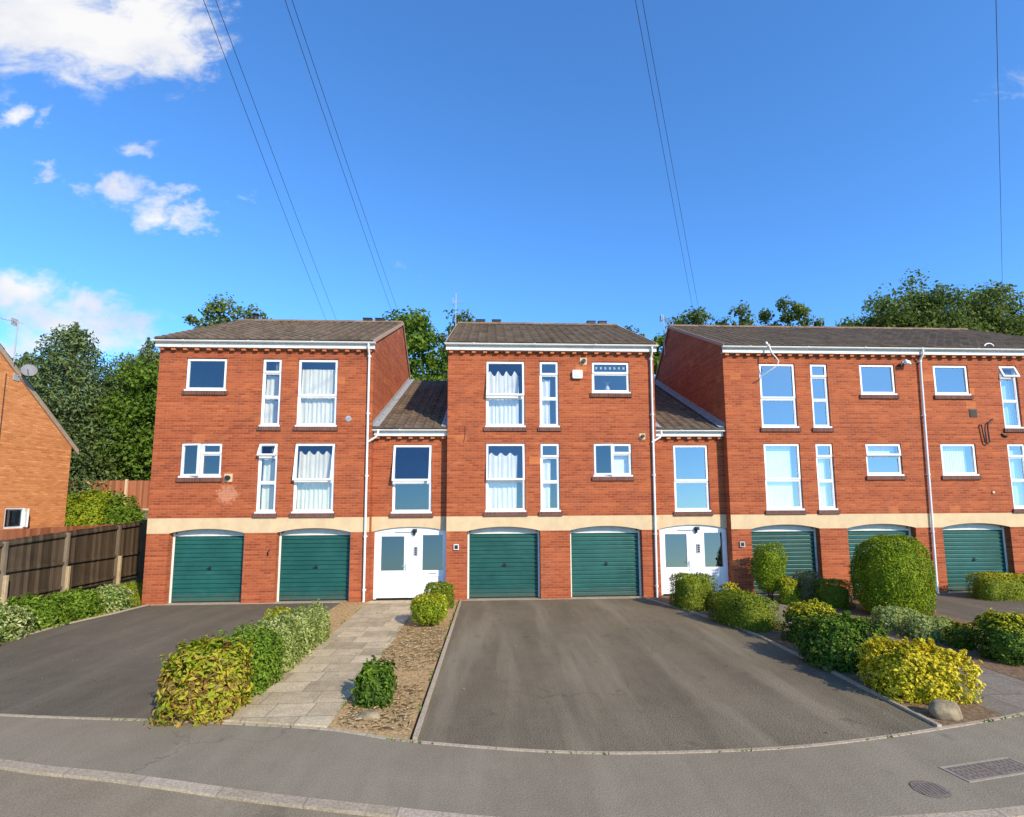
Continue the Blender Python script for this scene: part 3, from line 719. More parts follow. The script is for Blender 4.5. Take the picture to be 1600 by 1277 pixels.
MBK = block(XM0, XM1, [(-1.22, .99), (1.90, 4.11)],
      [W('D', U1, U0, 'wide', 9), W('E', U1, U0, 'narrow'), W('F', S1, U0, 'split'), W('D', L1, L0, 'wide', 6), W('E', L1, L0, 'narrow'), W('F', S3, L0, 'casement', 11)],
      'red brick apartment block with white alarm box and two garages behind the wide drive', [(4.56, 0, ZE, 4.50, [(4.5, -.07, 4.72), (4.6, -.075, 4.78), (4.76, -.08, 4.88), (4.81, -.08, 4.98), (4.81, -.03, 5.1)])], [-.95, -.3, 3.62, 4.09])
RB = block(XR0, XR1, [(7.55, 9.74), (10.64, 12.87), (13.75, 16.01), (17.0, 19.2)],
      [W('G', U1, U0, 'wide'), W('H', U1, U0, 'narrow'), W('I', S1, U0, 'single'), W('G', L1, L0, 'wide'), W('H', L1, L0, 'narrow'), W('I', S3, L0, 'split', 5),
       W('J', S1, U0, 'single'), W('K', U1, U0, 'narrow', 22), W('J', S3, L0, 'single'), W('K', L1, L0, 'narrow'), W('L', U1, U0, 'wide'), W('L', L1, L0, 'wide')],
      'longest red brick apartment block with a downpipe halfway along, behind the round topiary bush', [(13.47, 0, ZE, 13.33)], [])

# links with entrances
LY = .30
def entrance_link(x0, x1, wx, label, win_open):
    h = thing('entrance_link', ((x0 + x1) / 2, LY, 0), label, 'entrance link', 'low entrance links between the blocks')
    ze = 4.94; ra, rb = (x0 + .08, x1 - .005)
    def ex(mb): pass
    facade(h, x0, x1, LY, ze + .02, [(ra, rb)], [(wx[0], wx[1], L1 - .03, L0 - .01)], extra=ex)
    window(h, wx[0], wx[1], L1 - .03, L0 - .01, LY, 'wide', win_open, glass=GLASS_R if x0 > 0 else GLASS)
    interior(h, x0 - .1, x1 + .1, LY, zc=4.9, floors=())
    eaves(h, x0 + .03, x1 - .03, LY, ze, 0, 0)
    rf = tile_roof('roof', x0 + .01, x1 - .01, LY - .235, ze + .215, 6.85, 8.3, h)
    tile_roof('rear_slope', x0 + .01, x1 - .01, 8.3, 7.3, 6.85, 8.3, rf)
    # lead flashings at both gable walls
    sl = (8.3 - ze - .215) / (6.85 - LY + .235)
    for xa, xb in ((x0 + .004, x0 + .20), (x1 - .20, x1 - .004)):
        m = MB(); ya, yb = LY - .22, 6.83
        za, zb = ze + .215 + sl * .015 + .062, 8.3 + .055
        m.add([(x, yy, zz + o) for x in (xa, xb) for (yy, zz) in ((ya, za), (yb, zb)) for o in (0, .012)], [(0, 1, 3, 2), (4, 6, 7, 5), (0, 2, 6, 4), (1, 5, 7, 3), (0, 4, 5, 1), (2, 3, 7, 6)])
        xw = xa if xa == x0 + .004 else xb - .012
        m.add([(x, yy, zz + o) for x in (xw, xw + .012) for (yy, zz) in ((ya, za), (yb, zb)) for o in (.012, .14)], [(0, 1, 3, 2), (4, 6, 7, 5), (0, 2, 6, 4), (1, 5, 7, 3), (0, 4, 5, 1), (2, 3, 7, 6)])
        m.build('lead_flashing', LEAD, rf)
    lb = MB(); l0, l1, lb_ = x0 + .02, x1 - .02, 3.2
    lb.quad((l0, LY + .29, .004), (l1, LY + .29, .004), (l1, lb_, .004), (l0, lb_, .004)); lb.quad((l0, LY + .29, 2.44), (l1, LY + .29, 2.44), (l1, lb_, 2.44), (l0, lb_, 2.44))
    for x in (l0, l1): lb.quad((x, LY + .29, 0), (x, lb_, 0), (x, lb_, 2.44), (x, LY + .29, 2.44))
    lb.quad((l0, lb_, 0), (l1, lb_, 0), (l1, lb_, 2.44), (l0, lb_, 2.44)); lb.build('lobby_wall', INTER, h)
    # entrance screen: white frame, door leaf on the left, fixed light on the right
    yf = LY + .06; zt = ZS - .04
    fr = MB()
    A = arc(ra + .004, rb - .004, ZS - .01, ZC - .006)
    fr.prism([(ra + .004, zt)] + A + [(rb - .004, zt)], 'y', yf, yf + .07)
    fr.box(ra + .004, ra + .09, yf, yf + .07, 0, zt); fr.box(rb - .13, rb - .004, yf - .02, yf + .07, 0, zt)
    xm0, xm1 = ra + 1.02, ra + 1.46
    fr.box(xm0, xm1, yf + .006, yf + .07, .03, zt)
    # right fixed light: rails and lower panel
    p0, p1 = xm1, rb - .13
    fr.box(p0, p1, yf + .01, yf + .07, zt - .09, zt); fr.box(p0, p1, yf + .01, yf + .07, .66, .84); fr.box(p0, p1, yf + .028, yf + .06, .10, .66); fr.box(p0, p1, yf + .01, yf + .07, .02, .10)
    f = fr.build('door_frame', WHITE, h, bevel=.005)
    g = MB(); g.quad((p0, yf + .045, .84), (p1, yf + .045, .84), (p1, yf + .045, zt - .09), (p0, yf + .045, zt - .09)); g.build('side_pane', GLASS_D, f)
    d = MB(); a, b = ra + .095, xm0 - .005; t = .115
    d.box(a, a + t, yf + .014, yf + .062, .03, zt - .005); d.box(b - t, b, yf + .014, yf + .062, .03, zt - .005)
    d.box(a + t, b - t, yf + .014, yf + .062, zt - .125, zt - .005); d.box(a + t, b - t, yf + .014, yf + .062, .66, .84); d.box(a + t, b - t, yf + .014, yf + .062, .03, .2)
    d.box(a + t, b - t, yf + .03, yf + .055, .2, .66)
    dr = d.build('entrance_door', WHITE, h, bevel=.005)
    g = MB(); g.quad((a + t, yf + .04, .84), (b - t, yf + .04, .84), (b - t, yf + .04, zt - .125), (a + t, yf + .04, zt - .125)); g.build('door_pane', GLASS_D, dr)
    k = MB(); k.box(b - .075, b - .045, yf - .002, yf + .014, .84, 1.04); k.tube([(b - .06, yf + .0, .98), (b - .06, yf - .045, .98), (b - .16, yf - .045, .98)], .009, 8)
    k.tube([(b - .06, yf + .012, .76), (b - .06, yf - .006, .76)], .018, 10); k.build('handle', METAL, dr)
    k = MB(); xi = (xm0 + xm1) / 2 + .02; k.box(xi - .055, xi + .055, yf - .02, yf + .006, 1.28, 1.56)
    for j in range(4): k.box(xi - .035, xi + .035, yf - .026, yf - .018, 1.31 + j * .06, 1.35 + j * .06, 1)
    k.build('entry_panel', [METAL, DARK], h)
    k = MB(); k.box(xi - .10, xi + .03, yf - .10, yf + .002, 1.99, 2.09); k.box(xi - .08, xi + .01, yf - .12, yf - .10, 2.0, 2.075); k.box(xi - .09, xi - .02, yf - .06, yf - .0, 1.9, 1.99)
    k.build('porch_lamp', DARK, h, bevel=.008)
    k = MB(); k.box(xi - .62, xi - .12, yf - .02, yf + .002, 1.985, 2.005); k.build('door_closer', METAL, h)
    lb = MB(); lb.box(p0 + .2, p0 + .42, yf + .0, yf + .012, .73, .765); lb.build('letter_slot', METAL, h)
    return h
E1 = entrance_link(XL1, XM0, (-3.54, -2.335), 'low brick entrance link with white double doors at the end of the paved slab path', 12)
E2 = entrance_link(XM1, XR0, (5.285, 6.42), 'low brick entrance link with white double doors partly hidden by a clipped hedge', None)

mb = MB(); mb.tube([(-9.96, RY, RZ), (-9.96, RY, RZ + .22), (-9.96, RY, RZ + .24)], [.10, .10, .06], 12); mb.tube([(-9.96, RY, RZ + .27), (-9.96, RY, RZ + .31)], .13, 12)
mb.build('flue_cowl', DARK, LB)
# wall fittings: flue terminals and vents as parts of their block
def flue(house, x, z, r_=.05):
    mb = MB(); mb.tube([(x, -.002, z), (x, -.10, z)], r_, 12); mb.build('flue_vent', DARK, house)
    mb = MB(); mb.box(x - r_ * 1.7, x + r_ * 1.7, -.012, -.002, z - r_ * 1.7, z + r_ * 1.7); mb.build('flue_plate', BAND, house)
flue(MBK, 2.41, 7.30, .065); flue(MBK, 4.22, 4.91, .055); flue(LB, -8.30, 3.65, .07)
mb = MB(); mb.tube([(-4.84, -.001, 5.44), (-4.84, -.02, 5.44)], .09, 14)
for k in range(4): mb.box(-4.90, -4.78, -.03, -.018, 5.395 + k * .026, 5.408 + k * .026)
mb.build('air_vent', METAL, LB)
mb = MB(); mb.box(15.03, 15.30, -.015, .0, 5.56, 5.83)
for k in range(7): mb.box(15.05, 15.28, -.03, -.015, 5.575 + k * .035, 5.592 + k * .035)
mb.build('air_vent', mat_plain('dark_vent_grille', (.09, .06, .045), .7), RB)
mb = MB(); mb.tube([(15.33, -.012, 5.30), (15.35, -.06, 5.30), (15.40, -.06, 4.85), (15.42, -.06, 4.72), (15.50, -.06, 4.68), (15.57, -.06, 4.75), (15.55, -.06, 5.2), (15.58, -.06, 5.36), (15.70, -.06, 5.44), (15.80, -.02, 5.50)], .022, 8)
mb.build('looped_cable', DARK, RB)
mb = MB(); mb.tube([(15.55, -.001, 3.13), (15.55, -.04, 3.13)], .04, 10); mb.build('overflow_pipe', BAND, RB)
mb = MB(); mb.tube([(16.05, -.012, U1 - .2), (16.1, -.03, U1 - .26), (16.22, -.03, U1 - .3)], .03, 8); mb.build('waste_pipe', DARK, RB)
mb = MB(); mb.tube([(8.29, -.20, 7.84), (8.31, -.30, 7.75), (8.33, -.36, 7.55), (8.42, -.42, 7.38), (8.50, -.45, 7.24), (8.44, -.45, 7.10), (8.25, -.36, 6.96), (8.02, -.22, 6.80)], [.032, .03, .024, .02, .018, .016, .016, .014], 8)
mb.tube([(8.29, -.16, 7.93), (8.30, -.20, 7.84), (8.36, -.24, 7.80)], .045, 8)
mb.build('hanging_cable', CREAMW, RB)
mb = MB(); mb.tube([(15.75 + .16 * math.cos(t), -.2, 7.86 + .11 * math.sin(t)) for t in np.linspace(.1, 3.0, 9)], .022, 6); mb.build('gutter_cable', PIPE, RB)
mb = MB(); mb.tube([(-7.04, -.002, 1.40), (-7.04, -.03, 1.40), (-7.03, -.03, 1.5), (-6.99, -.03, 1.53)], .012, 6); mb.box(-7.07, -7.03, -.02, 0, 1.36, 1.46); mb.build('tap_pipe', DARK, LB)
# slender surface cable on the centre block
mb = MB(); mb.tube([(-1.30, -.008, 5.22), (-1.30, -.008, 4.9), (-1.34, -.008, 4.72)], .008, 5); mb.build('surface_cable', DARK, MBK)

# separate fittings
t = thing('alarm_box', (2.2, -.01, 6.73), 'white burglar alarm box on the brick wall beside the patterned top window', 'alarm box')
mb = MB(); mb.prism([(2.04, 6.76), (2.07, 6.73), (2.33, 6.73), (2.36, 6.76), (2.36, 6.98), (2.33, 7.0), (2.07, 7.0), (2.04, 6.98)], 'y', -.10, -.002); b_ = mb.build('casing', WHITE, t, bevel=.012)
mb = MB(); mb.box(2.10, 2.30, -.112, -.10, 6.79, 6.84); mb.build('strobe_lens', mat_plain('pale_lens', (.62, .66, .70), .2), t)
for x, lab in ((-1.54, 'small square wall light between the white doors and a garage, above the small clipped shrubs'), (7.23, 'small square wall light between the white doors and the garage behind the topiary column')):
    t = thing('wall_light', (x, 0, 1.48), lab, 'wall light', 'square wall lights by the doors')
    mb = MB(); member(mb, x - .075, x + .075, 1.48, 1.64, -.05, -.002, .022); mb.build('surround', WHITE if x < 0 else GREYP, t, bevel=.004)
    mb = MB(); mb.box(x - .05, x + .05, -.06, -.012, 1.505, 1.615); mb.build('lamp_cover', DARK, t, bevel=.008)
t = thing('floodlight_fitting', (12.96, 0, 7.33), 'small white floodlight fitting under the eaves beside the long downpipe', 'floodlight')  # floodlight head on a wall bracket with its sensor, no camera
mb = MB(); mb.box(12.9, 13.0, -.03, -.002, 7.3, 7.4); mb.tube([(12.95, -.03, 7.35), (12.95, -.12, 7.33)], .02, 8); mb.build('bracket', METAL, t)
mb = MB(); mb.box(-.11, .11, -.09, .0, -.07, .07, 0, Matrix.Translation((12.93, -.13, 7.30)) @ Matrix.Rotation(R(-25), 4, 'X') @ Matrix.Rotation(R(20), 4, 'Z')); mb.build('lamp_head', WHITE, t, bevel=.012)
mb = MB(); mb.box(12.74, 12.82, -.14, -.02, 7.22, 7.30); mb.build('sensor', DARK, t, bevel=.01)

# curtains and blinds hang behind the glass: things of their own
def curtain(x0, x1, z0, z1, y, mat, label, wavy=.020, folds=None, drift=0, top_wave=0., name='curtain'):
    mb = MB(); n_ = max(24, int((x1 - x0) / .018)); folds = folds or (x1 - x0) / .13; rows = 10
    ph = random.uniform(0, 6); vs = []
    for j in range(rows + 1):
        s = j / rows
        for i in range(n_ + 1):
            u = i / n_; a = 2 * math.pi * folds * u + ph
            x = x0 + (x1 - x0) * u + drift * s * (u - .5) + .012 * math.sin(a * .5 + s * 3)
            yy = y + wavy * (.5 + .5 * s) * math.sin(a + .6 * math.sin(a * .37)) + .01 * math.sin(7 * s + a * .2)
            z = z1 + (z0 - z1) * s - (top_wave * (1 - s) * (.5 + .5 * math.sin(a * .5 + 1)) if top_wave else 0)
            vs.append((x, yy, z))
    m = n_ + 1
    mb.add(vs, [(j * m + i, j * m + i + 1, (j + 1) * m + i + 1, (j + 1) * m + i) for j in range(rows) for i in range(n_)], 0, True)
    o = mb.build(name, mat); return tag(o, label, 'curtain' if name == 'curtain' else 'blind', 'curtains in the windows' if name == 'curtain' else 'blinds in the windows')
cy = .22
curtain(-6.36, -5.28, U1 + .03, 7.02, cy, CURT, 'cream pleated curtains in the upper wide window of the fence side block')
curtain(-7.43, -7.13, U1 + .03, 6.82, cy, CURT, 'cream curtain covering only the left half of an upper narrow window')
curtain(-6.34, -5.30, L1 + .03, 4.48, cy, CURT, 'cream ruffled curtains behind a tilted open sash on the fence side block', top_wave=.12)
curtain(-7.42, -6.98, L1 + .03, 4.35, cy, CURT, 'cream curtain filling the lower narrow window whose top vent stands open')
curtain(-.60, .36, U1 + .03, 7.02, cy, CURTW, 'white wavy curtains in the upper wide window with tilted sash on the alarm box block', top_wave=.16)
curtain(1.07, 1.36, U1 + .03, 6.78, cy, CURTW, 'white curtain drawn to the left in the upper narrow window near the alarm box', top_wave=.05)
curtain(-.58, .30, L1 + .03, 4.42, cy, CURTW, 'white loose curtains in the lower wide window above a garage on the middle block', top_wave=.1, folds=6)
curtain(1.07, 1.34, L1 + .03, 4.25, cy, CURTW, 'white curtain drawn to the left in the lower narrow window of the middle block', top_wave=.05)
def vblind(x0, x1, z0, z1, y, mat, label):
    mb = MB(); x = x0
    while x < x1 - .02:
        w = min(.088, x1 - x); mb.add([(x, y, z0), (x + w, y + .007, z0), (x + w, y + .007, z1), (x, y, z1)], [(0, 1, 2, 3)]); x += .085
    mb.box(x0, x1, y - .01, y + .04, z1, z1 + .03)
    return tag(mb.build('vertical_blind', mat), label, 'blind', 'blinds in the windows')
vblind(8.14, 9.10, L1 + .03, L0 - .08, cy, BLIND, 'white vertical blind in the lower wide window above the topiary column')
vblind(9.83, 10.22, L1 + .03, 4.3, cy, BLIND, 'white vertical blind in the lower narrow window left of the round topiary bush')
vblind(13.99, 14.97, S3 + .03, L0 - .06, cy, BLIND, 'white vertical blind in the small lower window right of the long downpipe')
vblind(3.30, 3.84, S3 + .03, 4.3, cy, BLIND, 'white blind in the right half of the small window with an open side casement')
mb = MB(); mb.box(11.50, 12.56, cy, cy + .015, 4.36, L0 - .05); mb.box(11.50, 12.56, cy - .012, cy + .02, 4.335, 4.36)
tag(mb.build('roller_blind', BLIND), 'short white roller blind at the top of the small window left of the long downpipe', 'blind', 'blinds in the windows')
curtain(16.26, 16.78, U1 + .03, 7.1, cy, NET, 'pale blue net curtain below an open top vent at the right picture edge', .02, 5)
curtain(16.26, 16.78, L1 + .03, 4.5, cy, NET, 'pale blue net curtain in the lower narrow window at the picture edge', .02, 5)
# leaded flowers in the top light of the middle block, ornaments on its inner sill
mb = MB()
for k in range(7): mb.box(2.80 + k * .145, 2.86 + k * .145, .055, .062, 7.06, 7.14)
wp = mb.build('frosted_motif', mat_plain('frosted_motif_white', (.30, .40, .46), .5), MBK)
t = thing('vase', (3.2, .2, S1 + .06), 'dark vase with sprays of twigs standing inside the patterned top window', 'vase')
mb = MB(); z0 = S1 + .06; mb.tube([(3.2, .22, z0), (3.2, .22, z0 + .05), (3.2, .22, z0 + .12), (3.2, .22, z0 + .18), (3.2, .22, z0 + .2)], [.05, .08, .085, .045, .055], 12); mb.build('body', METAL, t)
mb = MB()
for k in range(6): mb.tube([(3.2, .22, z0 + .19), (3.2 + .05 * math.cos(k), .22, z0 + .3), (3.2 + .16 * math.cos(k * 1.05), .22 + .04 * math.sin(k), z0 + .36)], .006, 5)
mb.build('twigs', TRUNK, t)

# aerials
def aerial(x, y, z0, z1, label, ang, kind, boom_z=None):
    t = thing('tv_aerial', (x, y, z0), label, 'tv aerial', 'television aerials on the roofs')
    mb = MB(); mb.tube([(x, y, z0), (x, y, z1)], .017, 6); mb.build('mast', METAL, t)
    mb = MB(); c, s = math.cos(ang), math.sin(ang)
    bz = boom_z or z1 - .05; ln = .9 if kind == 'yagi' else .35
    tilt = .12
    mb.tube([(x - c * .15, y - s * .15, bz - .02), (x + c * ln, y + s * ln, bz + tilt * ln)], .01, 5)
    k = 9 if kind == 'yagi' else 4
    for i in range(k):
        u = .1 + (ln - .1) * i / (k - 1); w = .14
        mb.tube([(x + c * u - s * w, y + s * u + c * w, bz + tilt * u), (x + c * u + s * w, y + s * u - c * w, bz + tilt * u)], .006, 4)
    mb.box(x - .12 * 1, x - .10, y - .12, y + .12, bz - .12, bz + .12)
    mb.build('antenna', METAL, t)
    if kind != 'yagi':
        mb = MB(); mb.tube([(x - .12, y, z1), (x + .14, y, z1)], .008, 5); mb.tube([(x, y - .15, z1 + .01), (x, y + .15, z1 + .01)], .008, 5); mb.build('dipole', METAL, t)
aerial(-1.97, 4.75, 9.6, 11.50, 'thin aerial mast at the left end of the middle roof ridge', .3, 'group', 11.12)
aerial(6.75, 4.9, 9.0, 10.75, 'slanting aerial left of the shaded gable of the longest block', 1.0, 'yagi', 10.6)

# ------------------------------------------------------------------ neighbour house on the left
NX = -16.5
nh = thing('neighbour_house', (NX, .2, 0), 'orange brick house gable with a steep verge at the picture edge', 'house')
ya, za, yr, zr, yf_ = 4.6, 5.17, .2, 9.05, -4.2
mb = MB()
outer = [Vector((yf_, -.1, 0)), Vector((ya, -.1, 0)), Vector((ya, za, 0)), Vector((yr, zr, 0)), Vector((yf_, za, 0))]
hole = [Vector((2.18, 2.1, 0)), Vector((2.18, 2.80, 0)), Vector((2.92, 2.80, 0)), Vector((2.92, 2.1, 0))]
tri = tessellate_polygon([outer, hole]); pts = outer + hole
mb.add([(NX, p.x, p.y) for p in pts], [tuple(t_) for t_ in tri])
for a, b in ((hole[0], hole[1]), (hole[1], hole[2]), (hole[2], hole[3]), (hole[3], hole[0])): mb.quad((NX, a.x, a.y), (NX, b.x, b.y), (NX - .1, b.x, b.y), (NX - .1, a.x, a.y))
mb.quad((NX, ya, -.1), (NX - 9, ya, -.1), (NX - 9, ya, za), (NX, ya, za)); mb.quad((NX, yf_, -.1), (NX - 9, yf_, -.1), (NX - 9, yf_, za), (NX, yf_, za))
mb.quad((NX - 9, ya, -.1), (NX - 9, yf_, -.1), (NX - 9, yf_, za), (NX - 9, ya, za)); mb.add([(NX - 9, yf_, za), (NX - 9, ya, za), (NX - 9, yr, zr)], [(0, 1, 2)])
mb.quad((NX - 2, 1, 0), (NX - 2, 4, 0), (NX - 2, 4, 4), (NX - 2, 1, 4))
mb.build('gable_wall', BRICK_N, nh)
rf = tile_roof('roof', NX - 9, NX + .04, ya + .3, za - .2, yr, zr + .02, nh)
tile_roof('front_slope', NX - 9, NX + .04, yf_ - .3, za - .2, yr, zr + .02, rf)
ridge(rf, NX - 9, NX + .04, yr, zr + .1)
m = MB()
for (y0, z0, y1, z1) in ((ya + .3, za - .22, yr, zr), (yf_ - .3, za - .22, yr, zr)):
    m.add([(x, yy, zz + o) for x in (NX + .003, NX + .05) for (yy, zz) in ((y0, z0), (y1, z1)) for o in (-.15, .05)], [(0, 1, 3, 2), (4, 6, 7, 5), (0, 2, 6, 4), (1, 5, 7, 3), (0, 4, 5, 1), (2, 3, 7, 6)])
m.build('bargeboard', mat_plain('weathered_barge', (.40, .30, .20), .85, .2, 6), nh)
fr = MB()
for (a, b, c, d) in ((2.18, 2.24, 2.1, 2.8), (2.86, 2.92, 2.1, 2.8), (2.24, 2.86, 2.1, 2.16), (2.24, 2.86, 2.74, 2.8)): fr.box(NX - .07, NX - .02, a, b, c, d)
w = fr.build('window', WHITE, nh, bevel=.005)
gl = MB(); gl.quad((NX - .045, 2.24, 2.16), (NX - .045, 2.86, 2.16), (NX - .045, 2.86, 2.74), (NX - .045, 2.24, 2.74)); gl.build('pane', GLASS, w)
sm = MB(); M = Matrix.Translation((NX - .02, 2.9, 0)) @ Matrix.Rotation(R(55), 4, 'Z')
for (a, b, c, d) in ((-.36, -.31, 2.14, 2.76), (-.05, 0, 2.14, 2.76), (-.31, -.05, 2.14, 2.19), (-.31, -.05, 2.71, 2.76)): sm.box(0, .04, a, b, c, d, 0, M)
sm.box(.015, .02, -.31, -.05, 2.19, 2.71, 1, M)
sm.build('sash', [WHITE, GLASS], w)
mb = MB(); mb.tube([(NX + .012, 1.72, .1), (NX + .012, 1.72, 7.2)], .012, 6); mb.build('wall_cable', DARK, nh)
t = thing('satellite_dish', (NX, 2.15, 7.25), 'grey satellite dish below the verge of the orange brick house', 'satellite dish')
mb = MB(); c_ = Vector((NX + .30, 2.2, 7.42)); dn = Vector((.55, -.80, .35)).normalized(); ux = dn.cross(Vector((0, 0, 1))).normalized(); uy = ux.cross(dn)
vs = []; fs = []
for j in range(5):
    r_ = .23 * j / 4
    for k in range(20): a = 2 * math.pi * k / 20; vs.append(c_ + (ux * math.cos(a) * .92 + uy * math.sin(a)) * r_ + dn * (r_ * r_ * .9))
for j in range(4):
    for k in range(20): fs.append((j * 20 + k, j * 20 + (k + 1) % 20, (j + 1) * 20 + (k + 1) % 20, (j + 1) * 20 + k))
mb.add(vs, fs, 0, True); mb.build('dish', mat_plain('grey_dish', (.20, .20, .21), .6), t)
mb = MB(); mb.tube([c_ - dn * .02, c_ - dn * .12 + Vector((-.15, 0, -.05)), (NX + .01, 2.1, 7.2)], .022, 6); mb.box(NX + .002, NX + .02, 1.98, 2.22, 7.05, 7.3)
mb.tube([c_ - uy * .21, c_ + dn * .35 - uy * .12], .014, 6); mb.build('mounting_arm', METAL, t)
aerial(NX + .15, 1.78, 7.6, 9.0, 'tall aerial fixed to the verge of the orange brick house', 3.6, 'yagi', 8.98)

# ------------------------------------------------------------------ fences
FX = -14.2
def ftop(y): return 1.90 + (y + .3) * .062
f = thing('wooden_fence', (FX, 0, 0), 'dark brown wooden fence with pale posts beside the left drive', 'fence')
posts = [-6.5, -4.4, -2.3, -.30, 1.82, 4.10]; ends = posts + [5.3]
for a, b in zip(ends[:-1], ends[1:]):
    mb = MB(); y = a
    while y < b - .01:
        w = min(.125, b - y); j = random.uniform(-.006, .006)
        mb.box(FX - .03 + j, FX - .012 + j, y + .002, y + w - .001, .10, ftop(y) + random.uniform(-.012, .012)); y += .125
    mb.build('board_panel', WOOD, f)
    mb = MB()
    for z in (.26, 1.02, -.13):
        zz0, zz1 = (z, z) if z > 0 else (ftop(a) + z, ftop(b) + z)
        mb = MB(); mb.add([(x, yy, zz + o) for x in (FX - .01, FX + .055) for (yy, zz) in ((a, zz0), (b, zz1)) for o in (-.045, .045)], [(0, 1, 3, 2), (4, 6, 7, 5), (0, 2, 6, 4), (1, 5, 7, 3), (0, 4, 5, 1), (2, 3, 7, 6)])
        mb.build('rail', WOOD, f, bevel=.012)
for y in posts:
    mb = MB(); mb.box(FX + .0, FX + .10, y - .05, y + .05, -.1, ftop(y) - .05); mb.build('post', POSTW, f, bevel=.008)
    if y > -1: mb = MB(); mb.box(FX + .102, FX + .20, y - .045, y + .045, -.1, .92 if y < 3 else 1.02); mb.build('concrete_spur', SPUR, f, bevel=.012)
f2 = thing('wooden_fence', (-14.75, 0, 0), 'reddish brown fence top showing above the dark fence in front of the orange house', 'fence')
mb = MB(); y = -7.
while y < 6.2: mb.box(-14.77, -14.75, y + .002, y + .123, 0, 2.16 + random.uniform(-.008, .008)); y += .125
mb.build('board_panel', WOODR, f2)
f3 = thing('wooden_fence', (-12.4, 5.32, 0), 'dark return fence in the shade beside the brick block corner', 'fence')
mb = MB(); x = FX
while x < XL0 - .03: mb.box(x + .002, min(x + .123, XL0 - .01), 5.32, 5.34, 0, 2.3); x += .125
mb.build('board_panel', WOOD, f3)
mb = MB(); mb.box(FX + .1, XL0 - .02, 5.27, 5.318, 1.95, 2.05); mb.box(FX + .1, XL0 - .02, 5.27, 5.318, .5, .6); mb.build('rail', WOOD, f3)
f4 = thing('wooden_fence', (-18, 18, 2.5), 'red brown panel fence with a white post far behind the left gap', 'fence')
mb = MB(); x = -28.
while x < -6: mb.box(x + .002, x + .123, 18, 18.02, 2.65, 4.42 + random.uniform(-.006, .006)); x += .125
mb.build('board_panel', WOODR, f4)
for x in (-25.9, -23.55, -21.2, -18.85, -16.5, -14.15, -11.8):
    mb = MB(); mb.box(x - .06, x + .06, 17.88, 17.998, 2.4, 4.5); mb.build('post', BAND, f4)
mb = MB(); mb.box(-28, -6, 17.93, 17.99, 2.4, 2.65); mb.build('gravel_board', BAND, f4)

# ------------------------------------------------------------------ vegetation
def leaf_mesh(name, P, Nn, size, rr, mats, core=None, aspect=.55, up=.25, rnd=.8, fold=.15):
    """one mesh of many folded leaves (two triangles pairs) at points P with normals Nn"""
    n_ = len(P); sz = size * rr.uniform(.5, 1.5, n_)
    nr = Nn + rr.normal(0, rnd * .6, (n_, 3)); nr[:, 2] += up; nr /= np.linalg.norm(nr, axis=1)[:, None] + 1e-9
    t = rr.normal(0, 1, (n_, 3)); t -= nr * np.sum(t * nr, 1)[:, None]; t /= np.linalg.norm(t, axis=1)[:, None] + 1e-9
    b = np.cross(nr, t)
    L = sz[:, None]; Wd = L * aspect * .5
    base = P - t * L * .5; tip = P + t * L * .5 - nr * L * .12
    m1 = P + b * Wd + nr * L * fold; m2 = P - b * Wd + nr * L * fold
    V = np.stack([base, m1, tip, m2], 1).reshape(-1, 3)
    idx = np.arange(n_)[:, None] * 4
    T = np.concatenate([idx + [0, 1, 2], idx + [0, 2, 3]], 1).reshape(-1)
    nv, nt_ = len(V), n_ * 2
    if core is not None:
        cv, cf = core; T = np.concatenate([T, (np.array(cf) + nv).reshape(-1)]); V = np.concatenate([V, cv]); nt_ += len(cf)
    me = D.meshes.new(name); me.vertices.add(len(V)); me.vertices.foreach_set('co', V.astype(np.float32).reshape(-1))
    me.loops.add(nt_ * 3); me.loops.foreach_set('vertex_index', T.astype(np.int32))
    me.polygons.add(nt_); me.polygons.foreach_set('loop_start', np.arange(0, nt_ * 3, 3, dtype=np.int32))
    try: me.polygons.foreach_set('loop_total', np.full(nt_, 3, dtype=np.int32))
    except Exception: pass
    me.update(calc_edges=True); me.validate()
    for m in (mats if isinstance(mats, list) else [mats]): me.materials.append(m)
    return me
def lumps(d, seed, amp, freq=3.0):
    r_ = np.random.default_rng(seed); s = np.zeros(len(d))
    for k in range(7):
        w = r_.normal(0, freq, 3); s += np.sin(d @ w + r_.uniform(0, 6.3))
    return 1 + amp * s / 3.0
def super_r(d, rad, e):
    q = np.abs(d) / np.array(rad); return 1.0 / (np.sum(q ** e, axis=1) ** (1.0 / e))
def ico(sub=3):
    import bmesh
    bm = bmesh.new(); bmesh.ops.create_icosphere(bm, subdivisions=sub, radius=1.0)
    v = np.array([x.co[:] for x in bm.verts]); f_ = [[q.index for q in x.verts] for x in bm.faces]; bm.free(); return v, f_
ICO = ico(3)
